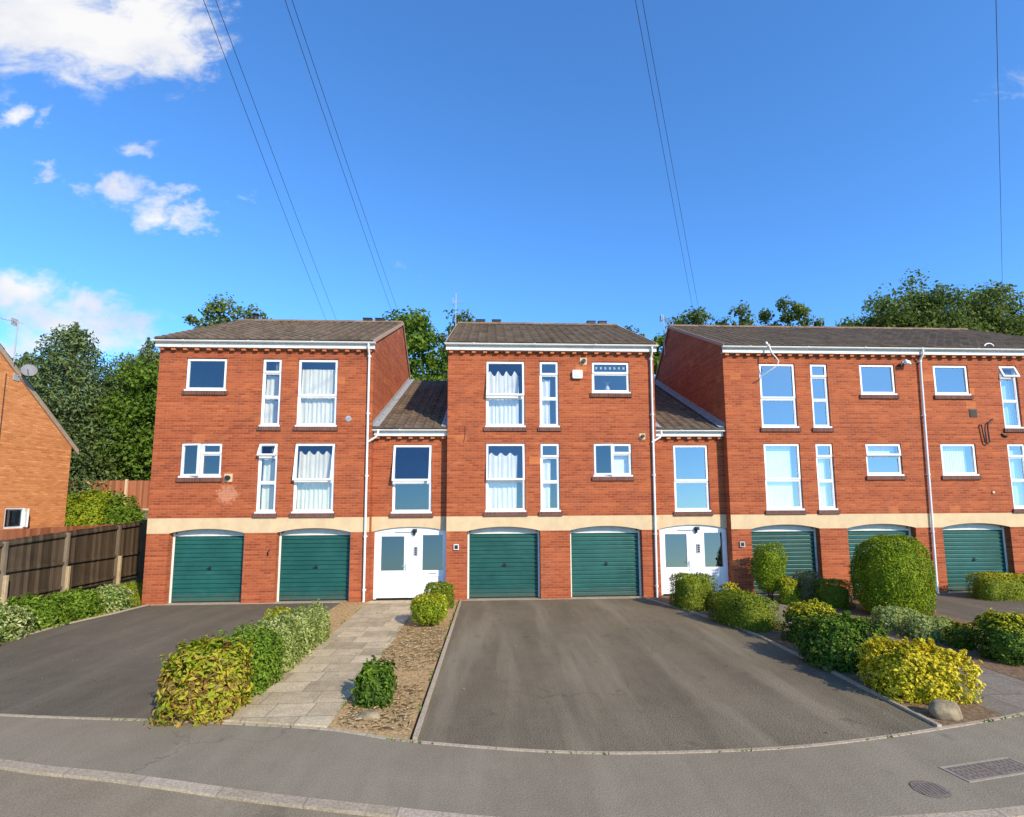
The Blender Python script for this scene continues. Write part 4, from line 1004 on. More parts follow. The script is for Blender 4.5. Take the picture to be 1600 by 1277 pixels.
def shrub(name, x, y, w, h, dpt, mat, label, cat='shrub', group=None, n=5000, leaf=.05, e=2.6, lump=.08, seed=1, z0=0., stem=.0, aspect=.55, shell=.10, rot=0., fuzz=.0, lean=0., core=.80, taper=0., rnd=.8, sink=None, tips=None):
    rr = np.random.default_rng(seed * 7 + 3)
    t = thing(name, (x, y, z0), label, cat, group)
    sink = (.35 if stem == 0 and e > 2.5 else .12 if stem == 0 else 0) if sink is None else sink
    rad = (w / 2, dpt / 2, (h - stem) * (1 + sink) / 2); cz = z0 + h - rad[2]
    d = rr.normal(0, 1, (n * 2, 3)); d *= np.array([1, 1, 1]); d /= np.linalg.norm(d, axis=1)[:, None]
    # even surface density: weight by local area ~ r^2
    r0 = super_r(d, rad, e); keep = rr.uniform(0, 1, len(d)) < (r0 / r0.max()) ** 2 * 1.0 + .08; d = d[keep]; r0 = r0[keep]
    while len(d) < n:
        q = rr.normal(0, 1, (n, 3)); q /= np.linalg.norm(q, axis=1)[:, None]; rq = super_r(q, rad, e); kp = rr.uniform(0, 1, n) < (rq / rq.max()) ** 2 + .08
        d = np.concatenate([d, q[kp]]); r0 = np.concatenate([r0, rq[kp]])
    d = d[:n]; r0 = r0[:n]
    dd = d * np.array([w, dpt, h]) / max(w, h)
    def bumpy(q): return lumps(q, seed, lump, 5.0) * lumps(q, seed + 50, .02 + lump * .6, 13.0)
    lm = bumpy(dd)
    depth = 1 - np.abs(rr.normal(0, shell, n)) + np.maximum(0, rr.normal(-.02, .03 + fuzz, n))
    P = d * (r0 * lm * depth)[:, None]
    if taper: P[:, :2] *= (1 - taper * (P[:, 2:3] / rad[2] * .5 + .5))
    c, s = math.cos(rot), math.sin(rot)
    def place(P_):
        Q = P_.copy(); Q[:, 0], Q[:, 1] = P_[:, 0] * c - P_[:, 1] * s, P_[:, 0] * s + P_[:, 1] * c
        Q += np.array([x, y, cz]); Q[:, 0] += lean * (Q[:, 2] - z0); return Q
    Nn = d / np.array(rad) ; Nn /= np.linalg.norm(Nn, axis=1)[:, None]
    Nr = Nn.copy(); Nr[:, 0], Nr[:, 1] = Nn[:, 0] * c - Nn[:, 1] * s, Nn[:, 0] * s + Nn[:, 1] * c
    Q = place(P); ok = Q[:, 2] > z0 + .005; Q, Nr = Q[ok], Nr[ok]
    if fuzz:                                            # stray shoots breaking the outline
        up_ = np.where(Nr[:, 2] > -.1)[0]; si = rr.choice(up_, int(14 + 60 * w * dpt)); PS = []; NS = []
        for i in si:
            dv = Nr[i] * .7 + np.array([0, 0, .75]) + rr.normal(0, .25, 3); dv /= np.linalg.norm(dv); ln = rr.uniform(.05, .13)
            m_ = int(4 + ln * 50); tt = np.linspace(0, 1, m_)[:, None]
            PS.append(Q[i] + dv * tt * ln + rr.normal(0, .008, (m_, 3))); NS.append(np.tile(Nr[i], (m_, 1)) + rr.normal(0, .6, (m_, 3)))
        PS = np.concatenate(PS); NS = np.concatenate(NS); NS /= np.linalg.norm(NS, axis=1)[:, None]
        Q = np.concatenate([Q, PS]); Nr = np.concatenate([Nr, NS])
    cd = ICO[0]; cr_ = super_r(cd, rad, e) * bumpy(cd * np.array([w, dpt, h]) / max(w, h)) * (core - .11)
    CV = cd * cr_[:, None]
    if taper: CV[:, :2] *= (1 - taper * (CV[:, 2:3] / rad[2] * .5 + .5))
    me = leaf_mesh('foliage', Q, Nr, leaf, rr, mat, (place(CV), ICO[1]), aspect, rnd=rnd)
    o = D.objects.new('foliage', me); link(o, t)
    if tips:
        tm, tn, tsz, lo = tips
        hz_ = (Q[:, 2] - z0) / h; wgt = np.clip((hz_ - lo) / (1 - lo), 0, 1) * (.25 + np.clip(Nr[:, 2], 0, 1)) + .0
        gate = np.sin(Q[:, 0] * 9 + seed) + np.sin(Q[:, 1] * 8 + seed * 2) + np.sin(Q[:, 2] * 11) > -.9
        wgt = wgt * np.where(gate, 1, .15) + 1e-6; idx = rr.choice(len(Q), tn, p=wgt / wgt.sum())
        mt_ = leaf_mesh('young_shoots', Q[idx] + Nr[idx] * rr.uniform(.0, .035, (tn, 1)), Nr[idx] + np.array([0, 0, .2]), tsz, rr, tm, None, aspect, rnd=rnd)
        import bmesh
        bm = bmesh.new(); bm.from_mesh(me); n0 = len(bm.faces); bm.from_mesh(mt_); bm.faces.ensure_lookup_table()
        for f_ in bm.faces[n0:]: f_.material_index = 1
        bm.to_mesh(me); bm.free(); me.materials.append(tm); D.meshes.remove(mt_)
    mb = MB()
    for k in range(3): a = k * 2.1 + seed; mb.tube([(x + .03 * math.cos(a), y + .03 * math.sin(a), z0 - .05), (x + w * .10 * math.cos(a), y + w * .1 * math.sin(a), z0 + max(stem, .12) + .1), (x + w * .22 * math.cos(a), y + dpt * .22 * math.sin(a), cz)], [.025, .02, .01], 6)
    mb.build('stem', TRUNK, t)
    return t
LVAR = mat_leaf('variegated_leaves', [(0, (.08, .14, .02)), (.35, (.18, .26, .04)), (.6, (.46, .50, .18)), (1, (.76, .72, .38))], .3, .45)
LPHO = mat_leaf('yellow_bronze_leaves', [(0, (.13, .18, .015)), (.22, (.28, .34, .022)), (.42, (.48, .43, .035)), (.58, (.44, .27, .05)), (.76, (.16, .085, .03)), (1, (.55, .43, .15))], .3, .42, cscale=3.5)
LSIL = mat_leaf('silver_green_leaves', [(0, (.12, .16, .025)), (.4, (.27, .33, .07)), (.75, (.47, .50, .18)), (1, (.68, .68, .32))], .3, .45)
LMID = mat_leaf('mid_green_leaves', [(0, (.06, .12, .008)), (.5, (.15, .24, .018)), (1, (.30, .40, .045))], .3, .4)
LDRK = mat_leaf('dark_green_leaves', [(0, (.026, .060, .006)), (.5, (.075, .140, .012)), (1, (.18, .26, .03))], .25, .35, spec=.5)
LGLD = mat_leaf('golden_leaves', [(0, (.20, .23, .012)), (.3, (.42, .41, .018)), (.65, (.72, .60, .03)), (1, (.88, .74, .10))], .35, .45, cscale=3)
LYEL = mat_leaf('bright_yellow_leaves', [(0, (.30, .29, .02)), (.25, (.60, .50, .025)), (.6, (.80, .66, .04)), (1, (.88, .76, .14))], .35, .45, cscale=2.5)
LLIM = mat_leaf('lime_green_leaves', [(0, (.11, .17, .010)), (.5, (.28, .35, .018)), (1, (.48, .50, .04))], .35, .45)
LOLV = mat_leaf('olive_conifer_sprays', [(0, (.06, .09, .008)), (.5, (.155, .195, .014)), (1, (.31, .33, .025))], .2, .6)
LBRN = mat_leaf('brown_green_sprays', [(0, (.08, .08, .03)), (.5, (.17, .16, .055)), (1, (.26, .24, .09))], .2, .6)
LBALL = mat_leaf('topiary_leaves', [(0, (.06, .115, .005)), (.5, (.20, .275, .010)), (1, (.40, .45, .02))], .25, .5)
# hedge along the left of the slab path, front to back
HG = 'shrubs of the path hedge'
shrub('hedge_shrub', -4.40, -8.03, .90, .86, .80, LPHO, 'yellow and bronze leaved shrub at the pavement end of the path hedge', 'shrub', HG, 5600, .085, 6.0, .06, 11, fuzz=.04, aspect=.45, core=.76, shell=.13, tips=(LLIM, 900, .085, .35))
shrub('hedge_shrub', -4.27, -7.15, .80, .88, .95, LMID, 'fresh green shrub second in the path hedge, behind the bronze leaved one', 'shrub', HG, 6000, .052, 4.5, .07, 12, fuzz=.03)
shrub('hedge_shrub', -4.30, -6.2, .84, .80, 1.0, LSIL, 'silvery green shrub in the middle of the path hedge', 'shrub', HG, 6200, .048, 4.5, .06, 13, fuzz=.02)
shrub('hedge_shrub', -4.30, -5.3, .82, .74, .95, LSIL, 'silvery green shrub fourth from the pavement in the path hedge', 'shrub', HG, 6000, .048, 4.5, .06, 14, fuzz=.02)
shrub('hedge_shrub', -4.76, -4.75, .55, .72, .7, LLIM, 'low golden topped shrub on the drive side at the back of the path hedge', 'shrub', HG, 2600, .055, 2.8, .1, 15, fuzz=.03, tips=(LGLD, 600, .055, .5))
shrub('hedge_shrub', -4.28, -4.45, .78, .70, .85, LSIL, 'pale shrub closest to the doors in the path hedge', 'shrub', HG, 5600, .045, 4.5, .06, 16, fuzz=.02)
# three small shrubs right of the path
SG = 'small shrubs right of the slab path'
shrub('small_shrub', -1.93, -.95, .80, .66, .7, LOLV, 'clipped olive green shrub against the wall by the white doors', 'shrub', SG, 5200, .042, 4.5, .04, 21, tips=(LLIM, 900, .04, .4))
shrub('small_shrub', -1.92, -3.2, .74, .70, .66, LLIM, 'lime green clipped shrub halfway down the bark bed', 'shrub', SG, 4600, .046, 3.6, .07, 22, stem=.10, taper=-.15, tips=(LGLD, 700, .045, .5))
shrub('small_shrub', -2.14, -7.85, .47, .53, .42, LDRK, 'dark glossy green shrub alone in the bark bed near the pavement', 'shrub', SG, 2400, .07, 2.9, .16, 23, fuzz=.07, aspect=.42, tips=(LMID, 500, .07, .3))
# low shrubs along the fence
for i, (x, y, w, h, d_, mt, lab, sd) in enumerate([
    (-11.05, -4.95, 1.3, .62, 1.3, LVAR, 'cream edged variegated low shrub nearest the pavement along the fence bed', 31),
    (-11.25, -3.75, 1.25, .66, 1.35, LVAR, 'cream edged variegated low shrub second along the fence bed', 32),
    (-11.35, -2.55, 1.3, .64, 1.3, LMID, 'plain green low shrub in the middle of the fence bed', 33),
    (-11.3, -1.5, 1.2, .62, 1.1, LMID, 'plain green low shrub touching the last variegated one in the fence bed', 34),
    (-11.1, -.62, 1.2, .58, .9, LVAR, 'variegated low shrub beside the brick corner of the block', 35)]):
    shrub('border_shrub', x, y, w, h, d_, mt, lab, 'shrub', 'low shrubs along the fence bed', 3600, .075, 2.6, .12, sd, fuzz=.04)
# right hand bed, back to front
WG = 'hedges beside the wide drive'; BG = 'shrubs before the garages'; LG = 'low shrubs right of the second path'
shrub('hedge_shrub', 5.02, -1.6, 1.05, .88, .95, LOLV, 'box clipped hedge block in front of the white doors', 'hedge', WG, 9000, .042, 7.0, .025, 41, core=.9, rot=.30, tips=(LLIM, 1500, .04, .55))
shrub('hedge_shrub', 5.66, -2.35, .55, .74, .5, LMID, 'little yellow topped tuft between the box clipped hedge and the flat one', 'shrub', WG, 1500, .05, 2.6, .12, 42, tips=(LYEL, 500, .05, .6))
shrub('hedge_shrub', 5.44, -3.55, 1.1, .70, 1.8, LOLV, 'flat topped olive hedge with a sloping front', 'hedge', WG, 11000, .038, 5.0, .04, 43, core=.88, rot=.28, taper=.16, tips=(LLIM, 1200, .038, .3))
shrub('topiary', 7.60, -.82, .70, 1.62, .68, LBALL, 'tall egg shaped topiary on a bare stem before the first green garage', 'topiary', None, 8500, .042, 2.6, .09, 44, stem=.14, taper=-.36, tips=(LLIM, 1300, .042, .4))
shrub('small_shrub', 7.90, -1.25, .50, .74, .5, LLIM, 'small golden upright shrub beside the topiary column', 'shrub', BG, 2600, .042, 3.8, .06, 45, tips=(LGLD, 900, .04, .4))
shrub('small_shrub', 8.47, -1.25, .78, .90, .7, LBRN, 'brownish upright conifer between the golden shrub and the round topiary', 'shrub', BG, 5200, .042, 4.0, .05, 46)
shrub('small_shrub', 8.85, -1.75, .95, .72, .8, LOLV, 'low dark green clipped shrub touching the round topiary', 'shrub', BG, 5200, .042, 4.5, .04, 47, tips=(LMID, 700, .04, .5))
shrub('topiary', 9.68, -2.85, 1.64, 1.96, 1.64, LBALL, 'huge round topiary ball in front of the garages', 'topiary', None, 30000, .042, 2.4, .06, 48, core=.91, shell=.055, tips=(LLIM, 4500, .042, .3))
shrub('hedge_shrub', 6.08, -5.2, .98, .78, .85, LDRK, 'golden topped hedge shrub behind the glossy green one', 'shrub', WG, 5600, .05, 3.8, .09, 49, fuzz=.02, tips=(LGLD, 2200, .05, .45))
shrub('hedge_shrub', 5.72, -6.55, 1.25, .78, 1.05, LDRK, 'glossy green hedge shrub between the golden and bright yellow ones', 'shrub', WG, 7000, .062, 3.2, .11, 50, fuzz=.03, tips=(LMID, 1600, .062, .3))
shrub('hedge_shrub', 5.84, -8.0, 1.14, .64, 1.10, LGLD, 'bright yellow leaved shrub beside the grey stone', 'shrub', WG, 6500, .05, 3.4, .11, 51, fuzz=.03, tips=(LYEL, 8500, .052, .2))
shrub('low_shrub', 8.78, -4.05, .95, .42, .75, LSIL, 'grey green low hedge shrub at the foot of the round topiary', 'shrub', LG, 4400, .045, 4.0, .07, 52)
shrub('low_shrub', 8.66, -5.0, .9, .44, .8, LSIL, 'grey green spreading low shrub between its twin and the orange tinged one', 'shrub', LG, 4200, .05, 3.2, .12, 53)
shrub('low_shrub', 8.74, -5.72, .46, .42, .44, LMID, 'small orange tinged golden shrub in the row by the second path', 'shrub', LG, 1500, .05, 2.6, .1, 54, tips=(LPHO, 800, .05, .2))
shrub('ball_shrub', 8.86, -6.55, 1.08, .80, 1.0, LDRK, 'rounded dark shrub with golden tips at the picture edge', 'shrub', None, 6500, .052, 2.4, .08, 55, taper=.18, tips=(LGLD, 1500, .052, .45))
shrub('hedge_shrub', 14.40, -1.0, 1.5, .72, .8, LOLV, 'low golden clipped hedge in front of the last garage', 'hedge', 'clipped hedge before the last garage', 7500, .042, 7, .03, 56, core=.9, tips=(LGLD, 1500, .042, .55))
shrub('hedge_shrub', 15.95, -1.1, 1.7, .71, .8, LOLV, 'low clipped hedge continuing out of the picture at the last garage', 'hedge', 'clipped hedge before the last garage', 7500, .042, 7, .03, 57, core=.9, tips=(LGLD, 1500, .042, .55))
# stones
def stone(x, y, w, d_, h, label, seed):
    rr = np.random.default_rng(seed); v, f_ = ICO; v = v.copy()
    lm = lumps(v, seed, .16, 1.8) * lumps(v, seed + 5, .05, 6); P = v * lm[:, None]
    P[:, 2] = np.clip(P[:, 2], -.5, .72); P = P * np.array([w / 2, d_ / 2, h / 1.3]) + np.array([x, y, h * .38])
    mb = MB(); mb.add([tuple(p) for p in P], f_, 0, True); tag(mb.build('garden_stone', STONE), label, 'stone', 'stones at the bed ends')
stone(5.53, -8.83, .36, .28, .23, 'pale rounded stone beside the bright yellow shrub', 3)
stone(-2.12, -8.36, .38, .22, .10, 'small flat mossy stone at the pavement end of the bark bed', 9)
# loose bark and dry leaves
def litter(name, areas, n_, size, mat, seed, asp=.4):
    rr = np.random.default_rng(seed); P = []
    for (x0, x1, y0, y1, z, wgt) in areas:
        k = int(n_ * wgt); P.append(np.stack([rr.uniform(x0, x1, k), rr.uniform(y0, y1, k), np.full(k, z) + rr.uniform(0, .022, k)], 1))
    P = np.concatenate(P); ok = np.array([p[1] > kin_y(p[0]) + .06 for p in P]); P = P[ok]
    me = leaf_mesh(name, P, np.tile([0, 0, 1.], (len(P), 1)), size, rr, mat, None, asp, 1.4, .45)
    o = D.objects.new(name, me); link(o); tag(o, None, None, None, 'stuff'); return o
litter('bark_litter', [(-2.50, -1.47, -8.9, -.05, .02, .60), (-4.8, -4.1, -3.9, -.05, .018, .2), (5.3, 6.3, -8.9, -.1, .02, .12), (8.0, 10.5, -8, -.3, .02, .3)], 1800, .028, CHIP, 5)
litter('dry_grass_tufts', [(-2.52, -1.47, -6.5, -3.4, .03, .5), (-2.45, -1.5, -8.8, -7.2, .03, .25)], 1500, .085, STRAW, 6, .13)
litter('fallen_leaves', [(-10, -5, -7.8, -.2, .006, .25), (-1.2, 4.2, -9.2, -.2, .006, .5), (-4, -2.6, -8.3, -.3, .036, .25)], 240, .035, CHIP, 8)
rr = np.random.default_rng(91); P = []
for (px, py0, py1, k_) in ((-1.45, -9.0, -.3, 260), (5.27, -9.0, -4, 160), (-4.84, -4.0, -.2, 120), (-4.05, -8.3, -.4, 160), (-2.55, -8.5, -.4, 200)):
    y_ = rr.uniform(py0, py1, k_); y_ = y_[np.sin(y_ * 5.1 + px) + rr.normal(0, .4, k_) > .3]; P.append(np.stack([px + rr.normal(0, .018, len(y_)), y_, np.full(len(y_), .03)], 1))
x_ = rr.uniform(-6, 7, 240); x_ = x_[np.sin(x_ * 3.3) + rr.normal(0, .5, 240) > .6]; P.append(np.stack([x_, [kin_y(q) - .03 for q in x_], np.full(len(x_), .012)], 1))
P = np.concatenate(P); Nh = rr.normal(0, 1, (len(P), 3)); Nh[:, 2] = .15; Nh /= np.linalg.norm(Nh, axis=1)[:, None]
me = leaf_mesh('edge_weeds', P, Nh, .055, rr, LMID, None, .25, 0., .4); o = D.objects.new('edge_weeds', me); link(o); tag(o, kind='stuff')
# lawn beside the fence
rr = np.random.default_rng(77); k = 9000
P = np.stack([rr.uniform(-13.9, -10.65, k), rr.uniform(-4.5, 5.2, k), np.full(k, .0)], 1)
ok = (np.sin(P[:, 0] * 2.1 + np.sin(P[:, 1] * 1.7) * 1.5) + rr.normal(0, .5, k) + (P[:, 1] - .5) * .35 + (P[:, 0] + 12.6) * .5) > .1
P = P[ok]; Nh = rr.normal(0, 1, (len(P), 3)); Nh[:, 2] = .1; Nh /= np.linalg.norm(Nh, axis=1)[:, None]
me = leaf_mesh('lawn_grass', P, Nh, .13, rr, LLIM, None, .18, .0, .3)
o = D.objects.new('lawn_grass', me); link(o); tag(o, kind='stuff')

# trees
LT1 = mat_leaf('broadleaf_tree_leaves', [(0, (.06, .09, .016)), (.5, (.135, .18, .034)), (1, (.25, .285, .06))], .4, .5, cscale=.45)
LT2 = mat_leaf('bright_tree_leaves', [(0, (.045, .10, .010)), (.5, (.125, .205, .02)), (1, (.27, .36, .045))], .4, .5, cscale=.5)
LT3 = mat_leaf('blue_green_conifer', [(0, (.065, .10, .034)), (.5, (.15, .205, .068)), (1, (.26, .31, .115))], .35, .6, cscale=.5)
LT4 = mat_leaf('grey_green_tree_leaves', [(0, (.08, .105, .03)), (.5, (.15, .18, .055)), (1, (.24, .26, .09))], .3, .6, cscale=.5)
def tree(name, x, y, top, w, mat, label, seed, n=11000, leaf=.26, kind='broad', base=None, dpt=None, crown_lo=.25, clumps=46, group='trees behind the houses'):
    rr = np.random.default_rng(seed); z0 = terrain_z(x, y) if base is None else base; h = top - z0; dpt = dpt or w
    t = thing(name, (x, y, z0), label, 'tree', group)
    mb = MB(); r0 = .02 * h + .04
    tr = [(x + math.sin(seed + q * 2) * .04 * h * q, y + math.cos(seed + q * 2) * .03 * h * q, z0 - .1 + h * q * .93) for q in np.linspace(0, 1, 7)]
    mb.tube(tr, [r0 * (1 - .9 * q) + .015 for q in np.linspace(0, 1, 7)], 9)
    C = []; S = []
    zc0 = z0 + h * crown_lo; ch = top - zc0
    for k in range(clumps):
        if kind == 'broad':
            d = rr.normal(0, 1, 3); d /= np.linalg.norm(d); q = rr.uniform(.35, 1) ** .6
            c = np.array([x + d[0] * w / 2 * q * .86, y + d[1] * dpt / 2 * q * .86, zc0 + ch / 2 + d[2] * ch / 2 * q * .88])
            s_ = rr.uniform(.10, .20) * min(w, ch) * 1.05
        else:
            q = (k + .5) / clumps; q = q ** 1.15; a = k * 2.4 + rr.uniform(-.4, .4)
            rad = w / 2 * ((1 - q) ** .75 * .92 + .03) * rr.uniform(.72, 1.05)
            c = np.array([x + math.cos(a) * rad, y + math.sin(a) * rad * dpt / w, zc0 + ch * q * .97]); s_ = (.09 + .16 * (1 - q)) * w * rr.uniform(.8, 1.15)
        C.append(c); S.append(s_)
        i = min(6, max(1, int((c[2] - z0) / h * 6 - .6))); b_ = Vector(tr[i])
        mb.tube([b_, b_.lerp(Vector(c), .55) + Vector((0, 0, .02 * h)), Vector(c)], [r0 * .28, r0 * .16, r0 * .05], 5, cap=False)
    mb.build('trunk', TRUNK, t)
    S = np.array(S); wgt = S ** 2; cnt = np.maximum(20, (n * wgt / wgt.sum()).astype(int)); P = []; Q = []
    for c, s_, m_ in zip(C, S, cnt):
        d = rr.normal(0, 1, (m_, 3)); d /= np.linalg.norm(d, axis=1)[:, None]
        r_ = s_ * (rr.uniform(0, 1, m_) ** .45) * lumps(d, int(rr.integers(1e6)), .30, 2.6)
        sc = np.array([1.05, 1.05, .72]) if kind == 'broad' else np.array([1.15, 1.15, .50])
        p = c + d * r_[:, None] * sc
        if kind != 'broad': p[:, 2] -= .35 * np.hypot(p[:, 0] - c[0], p[:, 1] - c[1]) * (rr.uniform(0, 1, m_))
        P.append(p); Q.append(d)
    if kind != 'broad':                                # leader
        m_ = 160; q = rr.uniform(0, 1, m_); d = rr.normal(0, 1, (m_, 3)); d /= np.linalg.norm(d, axis=1)[:, None]
        P.append(np.stack([np.full(m_, tr[-1][0]), np.full(m_, tr[-1][1]), top - .16 * ch * q], 1) + d * (.02 + .06 * w * q)[:, None]); Q.append(d)
    P = np.concatenate(P); Q = np.concatenate(Q); hi = np.percentile(P[:, 2], 99.7); P[:, 2] = np.where(P[:, 2] > zc0, zc0 + (P[:, 2] - zc0) * (top - zc0) / (hi - zc0), P[:, 2])
    ok = P[:, 2] > terrain_z(x, y) + .1; P, Q = P[ok], Q[ok]
    me = leaf_mesh('crown', P, Q, leaf, rr, mat, None, .6 if kind == 'broad' else .42, .15, .9)
    o = D.objects.new('crown', me); link(o, t)
    return t
tree('conifer_tree', -29.2, 20, 14.8, 9.0, LT3, 'tall blue green conifer with a pointed top behind the orange brick house', 101, 42000, .25, 'con', clumps=190, crown_lo=.02)
tree('conifer_tree', -33.6, 22, 13.4, 8.0, LT3, 'lower conifer left of the tallest one behind the orange brick house', 102, 26000, .25, 'con', clumps=130, crown_lo=.05)
tree('broadleaf_tree', -26.4, 23, 14.0, 6.0, LT4, 'grey green thin crowned tree between the conifer and the bright green tree', 103, 18000, .22, crown_lo=.1, clumps=90)
tree('conifer_tree', -27.4, 25, 15.8, 4.4, LT3, 'slim spire shaped conifer just left of the fence side block', 104, 9000, .24, 'con', clumps=80, crown_lo=.1)
tree('broadleaf_tree', -23.6, 20.2, 12.6, 6.8, LT2, 'bright green dense tree against the left wall of the fence side block', 105, 22000, .24, crown_lo=.02, clumps=100, dpt=3.2)
tree('broadleaf_tree', -26.2, 20.4, 9.8, 7.4, LT1, 'dark green bushy tree low behind the gable of the orange house', 106, 18000, .24, crown_lo=.0, clumps=90, dpt=3.4)
tree('broadleaf_tree', -30.6, 20.0, 9.0, 7.0, LT1, 'dark green bushy tree half hidden by the orange gable', 107, 15000, .24, crown_lo=.0, clumps=70, dpt=3.0)
tree('broadleaf_tree', -20.9, 24, 18.4, 6.4, LT1, 'tree with a loose crown peeping over the left end of the fence side roof', 108, 15000, .26, clumps=70, crown_lo=.1)
tree('broadleaf_tree', -23.9, 24, 17.2, 4.4, LT1, 'smaller tree top left of the loose crown over the fence side roof', 109, 5000, .3, clumps=24, crown_lo=.3)
tree('broadleaf_tree', -5.4, 15.5, 14.6, 5.2, LT2, 'bright green tree in the gap beside the sunlit gable', 110, 18000, .24, clumps=80, crown_lo=.05)
tree('broadleaf_tree', -2.7, 18.0, 15.6, 5.2, LT1, 'darker tree behind the aerial of the middle roof', 111, 15000, .24, clumps=70, crown_lo=.05)
tree('broadleaf_tree', 9.0, 17.5, 14.6, 3.6, LT1, 'dark slender tree in the gap left of the shaded gable', 112, 9000, .24, clumps=44, crown_lo=.1)
tree('broadleaf_tree', 10.9, 16.2, 14.0, 3.6, LT2, 'green tree touching the shaded gable of the longest block', 113, 9000, .24, clumps=44, crown_lo=.1)
tree('broadleaf_tree', 16.2, 25, 18.7, 5.6, LT1, 'sparse tree top left over the longest roof beneath two wires', 114, 12000, .26, clumps=60, crown_lo=.2)
tree('broadleaf_tree', 19.9, 24.5, 18.9, 5.0, LT1, 'sparse tree top second from left over the longest roof', 115, 12000, .26, clumps=60, crown_lo=.2)
tree('broadleaf_tree', 25.0, 24.5, 19.6, 4.4, LT1, 'small rounded tree top alone over the middle of the longest roof', 116, 11000, .26, clumps=56, crown_lo=.2)
tree('broadleaf_tree', 22.4, 26, 19.3, 3.8, LT1, 'little tree top beside the small rounded one over the longest roof', 117, 8000, .26, clumps=40, crown_lo=.2)
tree('broadleaf_tree', 31.8, 25, 19.6, 7.6, LT1, 'lower left shoulder tree of the big tree group over the longest roof', 118, 18000, .28, clumps=90, crown_lo=.2)
tree('broadleaf_tree', 36.8, 26.5, 21.9, 9.6, LT1, 'largest dark round crowned tree rising over the longest roof', 119, 36000, .28, clumps=170, crown_lo=.2)
tree('broadleaf_tree', 44.0, 27, 22.0, 8.2, LT1, 'big dark tree under the single wire, right of the largest crown', 120, 30000, .28, clumps=140, crown_lo=.2)
tree('broadleaf_tree', 48.6, 25.5, 20.2, 6.5, LT1, 'dark tree at the right picture edge above the roof', 121, 13000, .3, clumps=60, crown_lo=.2)
for i, (x, y, w, h, mt, lab) in enumerate([
    (-20.9, 11.5, 2.6, 2.5, LLIM, 'green rounded garden shrub behind the fence next to the orange house'),
    (-19.5, 11.8, 1.7, 2.3, LMID, 'taller dark green garden shrub in front of the red panel fence'),
    (-18.3, 10.6, 1.9, 1.75, LMID, 'low green garden shrub against the brick block behind the fence'),
    (-21.8, 13.2, 2.2, 2.2, LGLD, 'yellowish garden shrub low behind the fence top')]):
    shrub('garden_shrub', x, y, w, h, w * .8, mt, lab, 'shrub', 'garden shrubs behind the fence', 3600, .12, 2.4, .14, 61 + i, z0=terrain_z(x, y) - .1, fuzz=.05)

# overhead wires: straight spans across the road and over the roofs
def wire(x0, y0, x1, y1, label, z=13.6, sag=.25):
    dx, dy = x1 - x0, y1 - y0; P = []
    for s in np.linspace(-1.6, 2.6, 30):
        P.append((x0 + dx * s, y0 + dy * s, z - sag * 4 * (s * (1 - s)) * .25))
    mb = MB(); mb.tube(P, .0075, 5); tag(mb.build('overhead_wire', mat_wire), label, 'wire', 'overhead wires')
mat_wire = mat_plain('wire_black', (.06, .06, .075), .6)
for a in [(-6.64, -5.48, -10.16, 13.54, 'leftmost overhead wire, passing close to the big white cloud'), (-6.38, -5.49, -9.6, 13.73, 'second overhead wire from the left, over the fence side roof'),
          (-4.9, -5.56, -6.13, 12.59, 'third overhead wire from the left, left strand of the close pair'), (-4.75, -5.57, -5.77, 12.38, 'fourth overhead wire from the left, right strand of the close pair'),
          (2.61, -5.91, 11.26, 12.53, 'left strand of the wire pair coming down to the longest roof'), (2.76, -5.92, 11.6, 12.52, 'right strand of the wire pair coming down to the longest roof'),
          (10.39, -6.28, 24.77, 7.39, 'single overhead wire at the far right ending at the big trees')]:
    wire(*a)

# iron covers in the pavement
t = thing('inspection_cover', (4.78, -10.1, 0), 'rectangular twin inspection cover in a pale concrete surround in the pavement', 'manhole cover')
M = Matrix.Translation((4.85, -10.10, 0)) @ Matrix.Rotation(R(10), 4, 'Z')
mb = MB(); member_ = [(-.485, .485, .13, .155), (-.485, .485, -.155, -.13), (-.485, -.46, -.13, .13), (.46, .485, -.13, .13)]
for a, b, c, d in member_: mb.box(a, b, c, d, -.04, .008, 0, M)
mb.build('concrete_surround', mat_plain('worn_concrete', (.30, .25, .185), .9, .2, 12), t)
IRON = mat_plain('rusty_iron', (.19, .148, .112), .85, .25, 25, .3, .8)
for a, b in ((-.455, -.005), (.005, .455)):
    mb = MB(); mb.box(a, b, -.125, .125, -.04, .006, 0, M)
    for k in range(6):
        for j in range(4): mb.box(a + .04 + k * .066, a + .08 + k * .066, -.10 + j * .056, -.065 + j * .056, .006, .009, 0, M)
    mb.build('cover_plate', IRON, t)
t = thing('drain_grate', (3.9, -10.43, 0), 'small worn iron stopcock cover near the kerb in the pavement', 'drain cover')
mb = MB(); mb.tube([(3.9, -10.43, -.03), (3.9, -10.43, .006)], .165, 20)
for k in range(7): mb.box(3.765 + k * .040, 3.787 + k * .040, -10.53, -10.33, .006, .009)
mb.build('iron_lid', IRON, t)

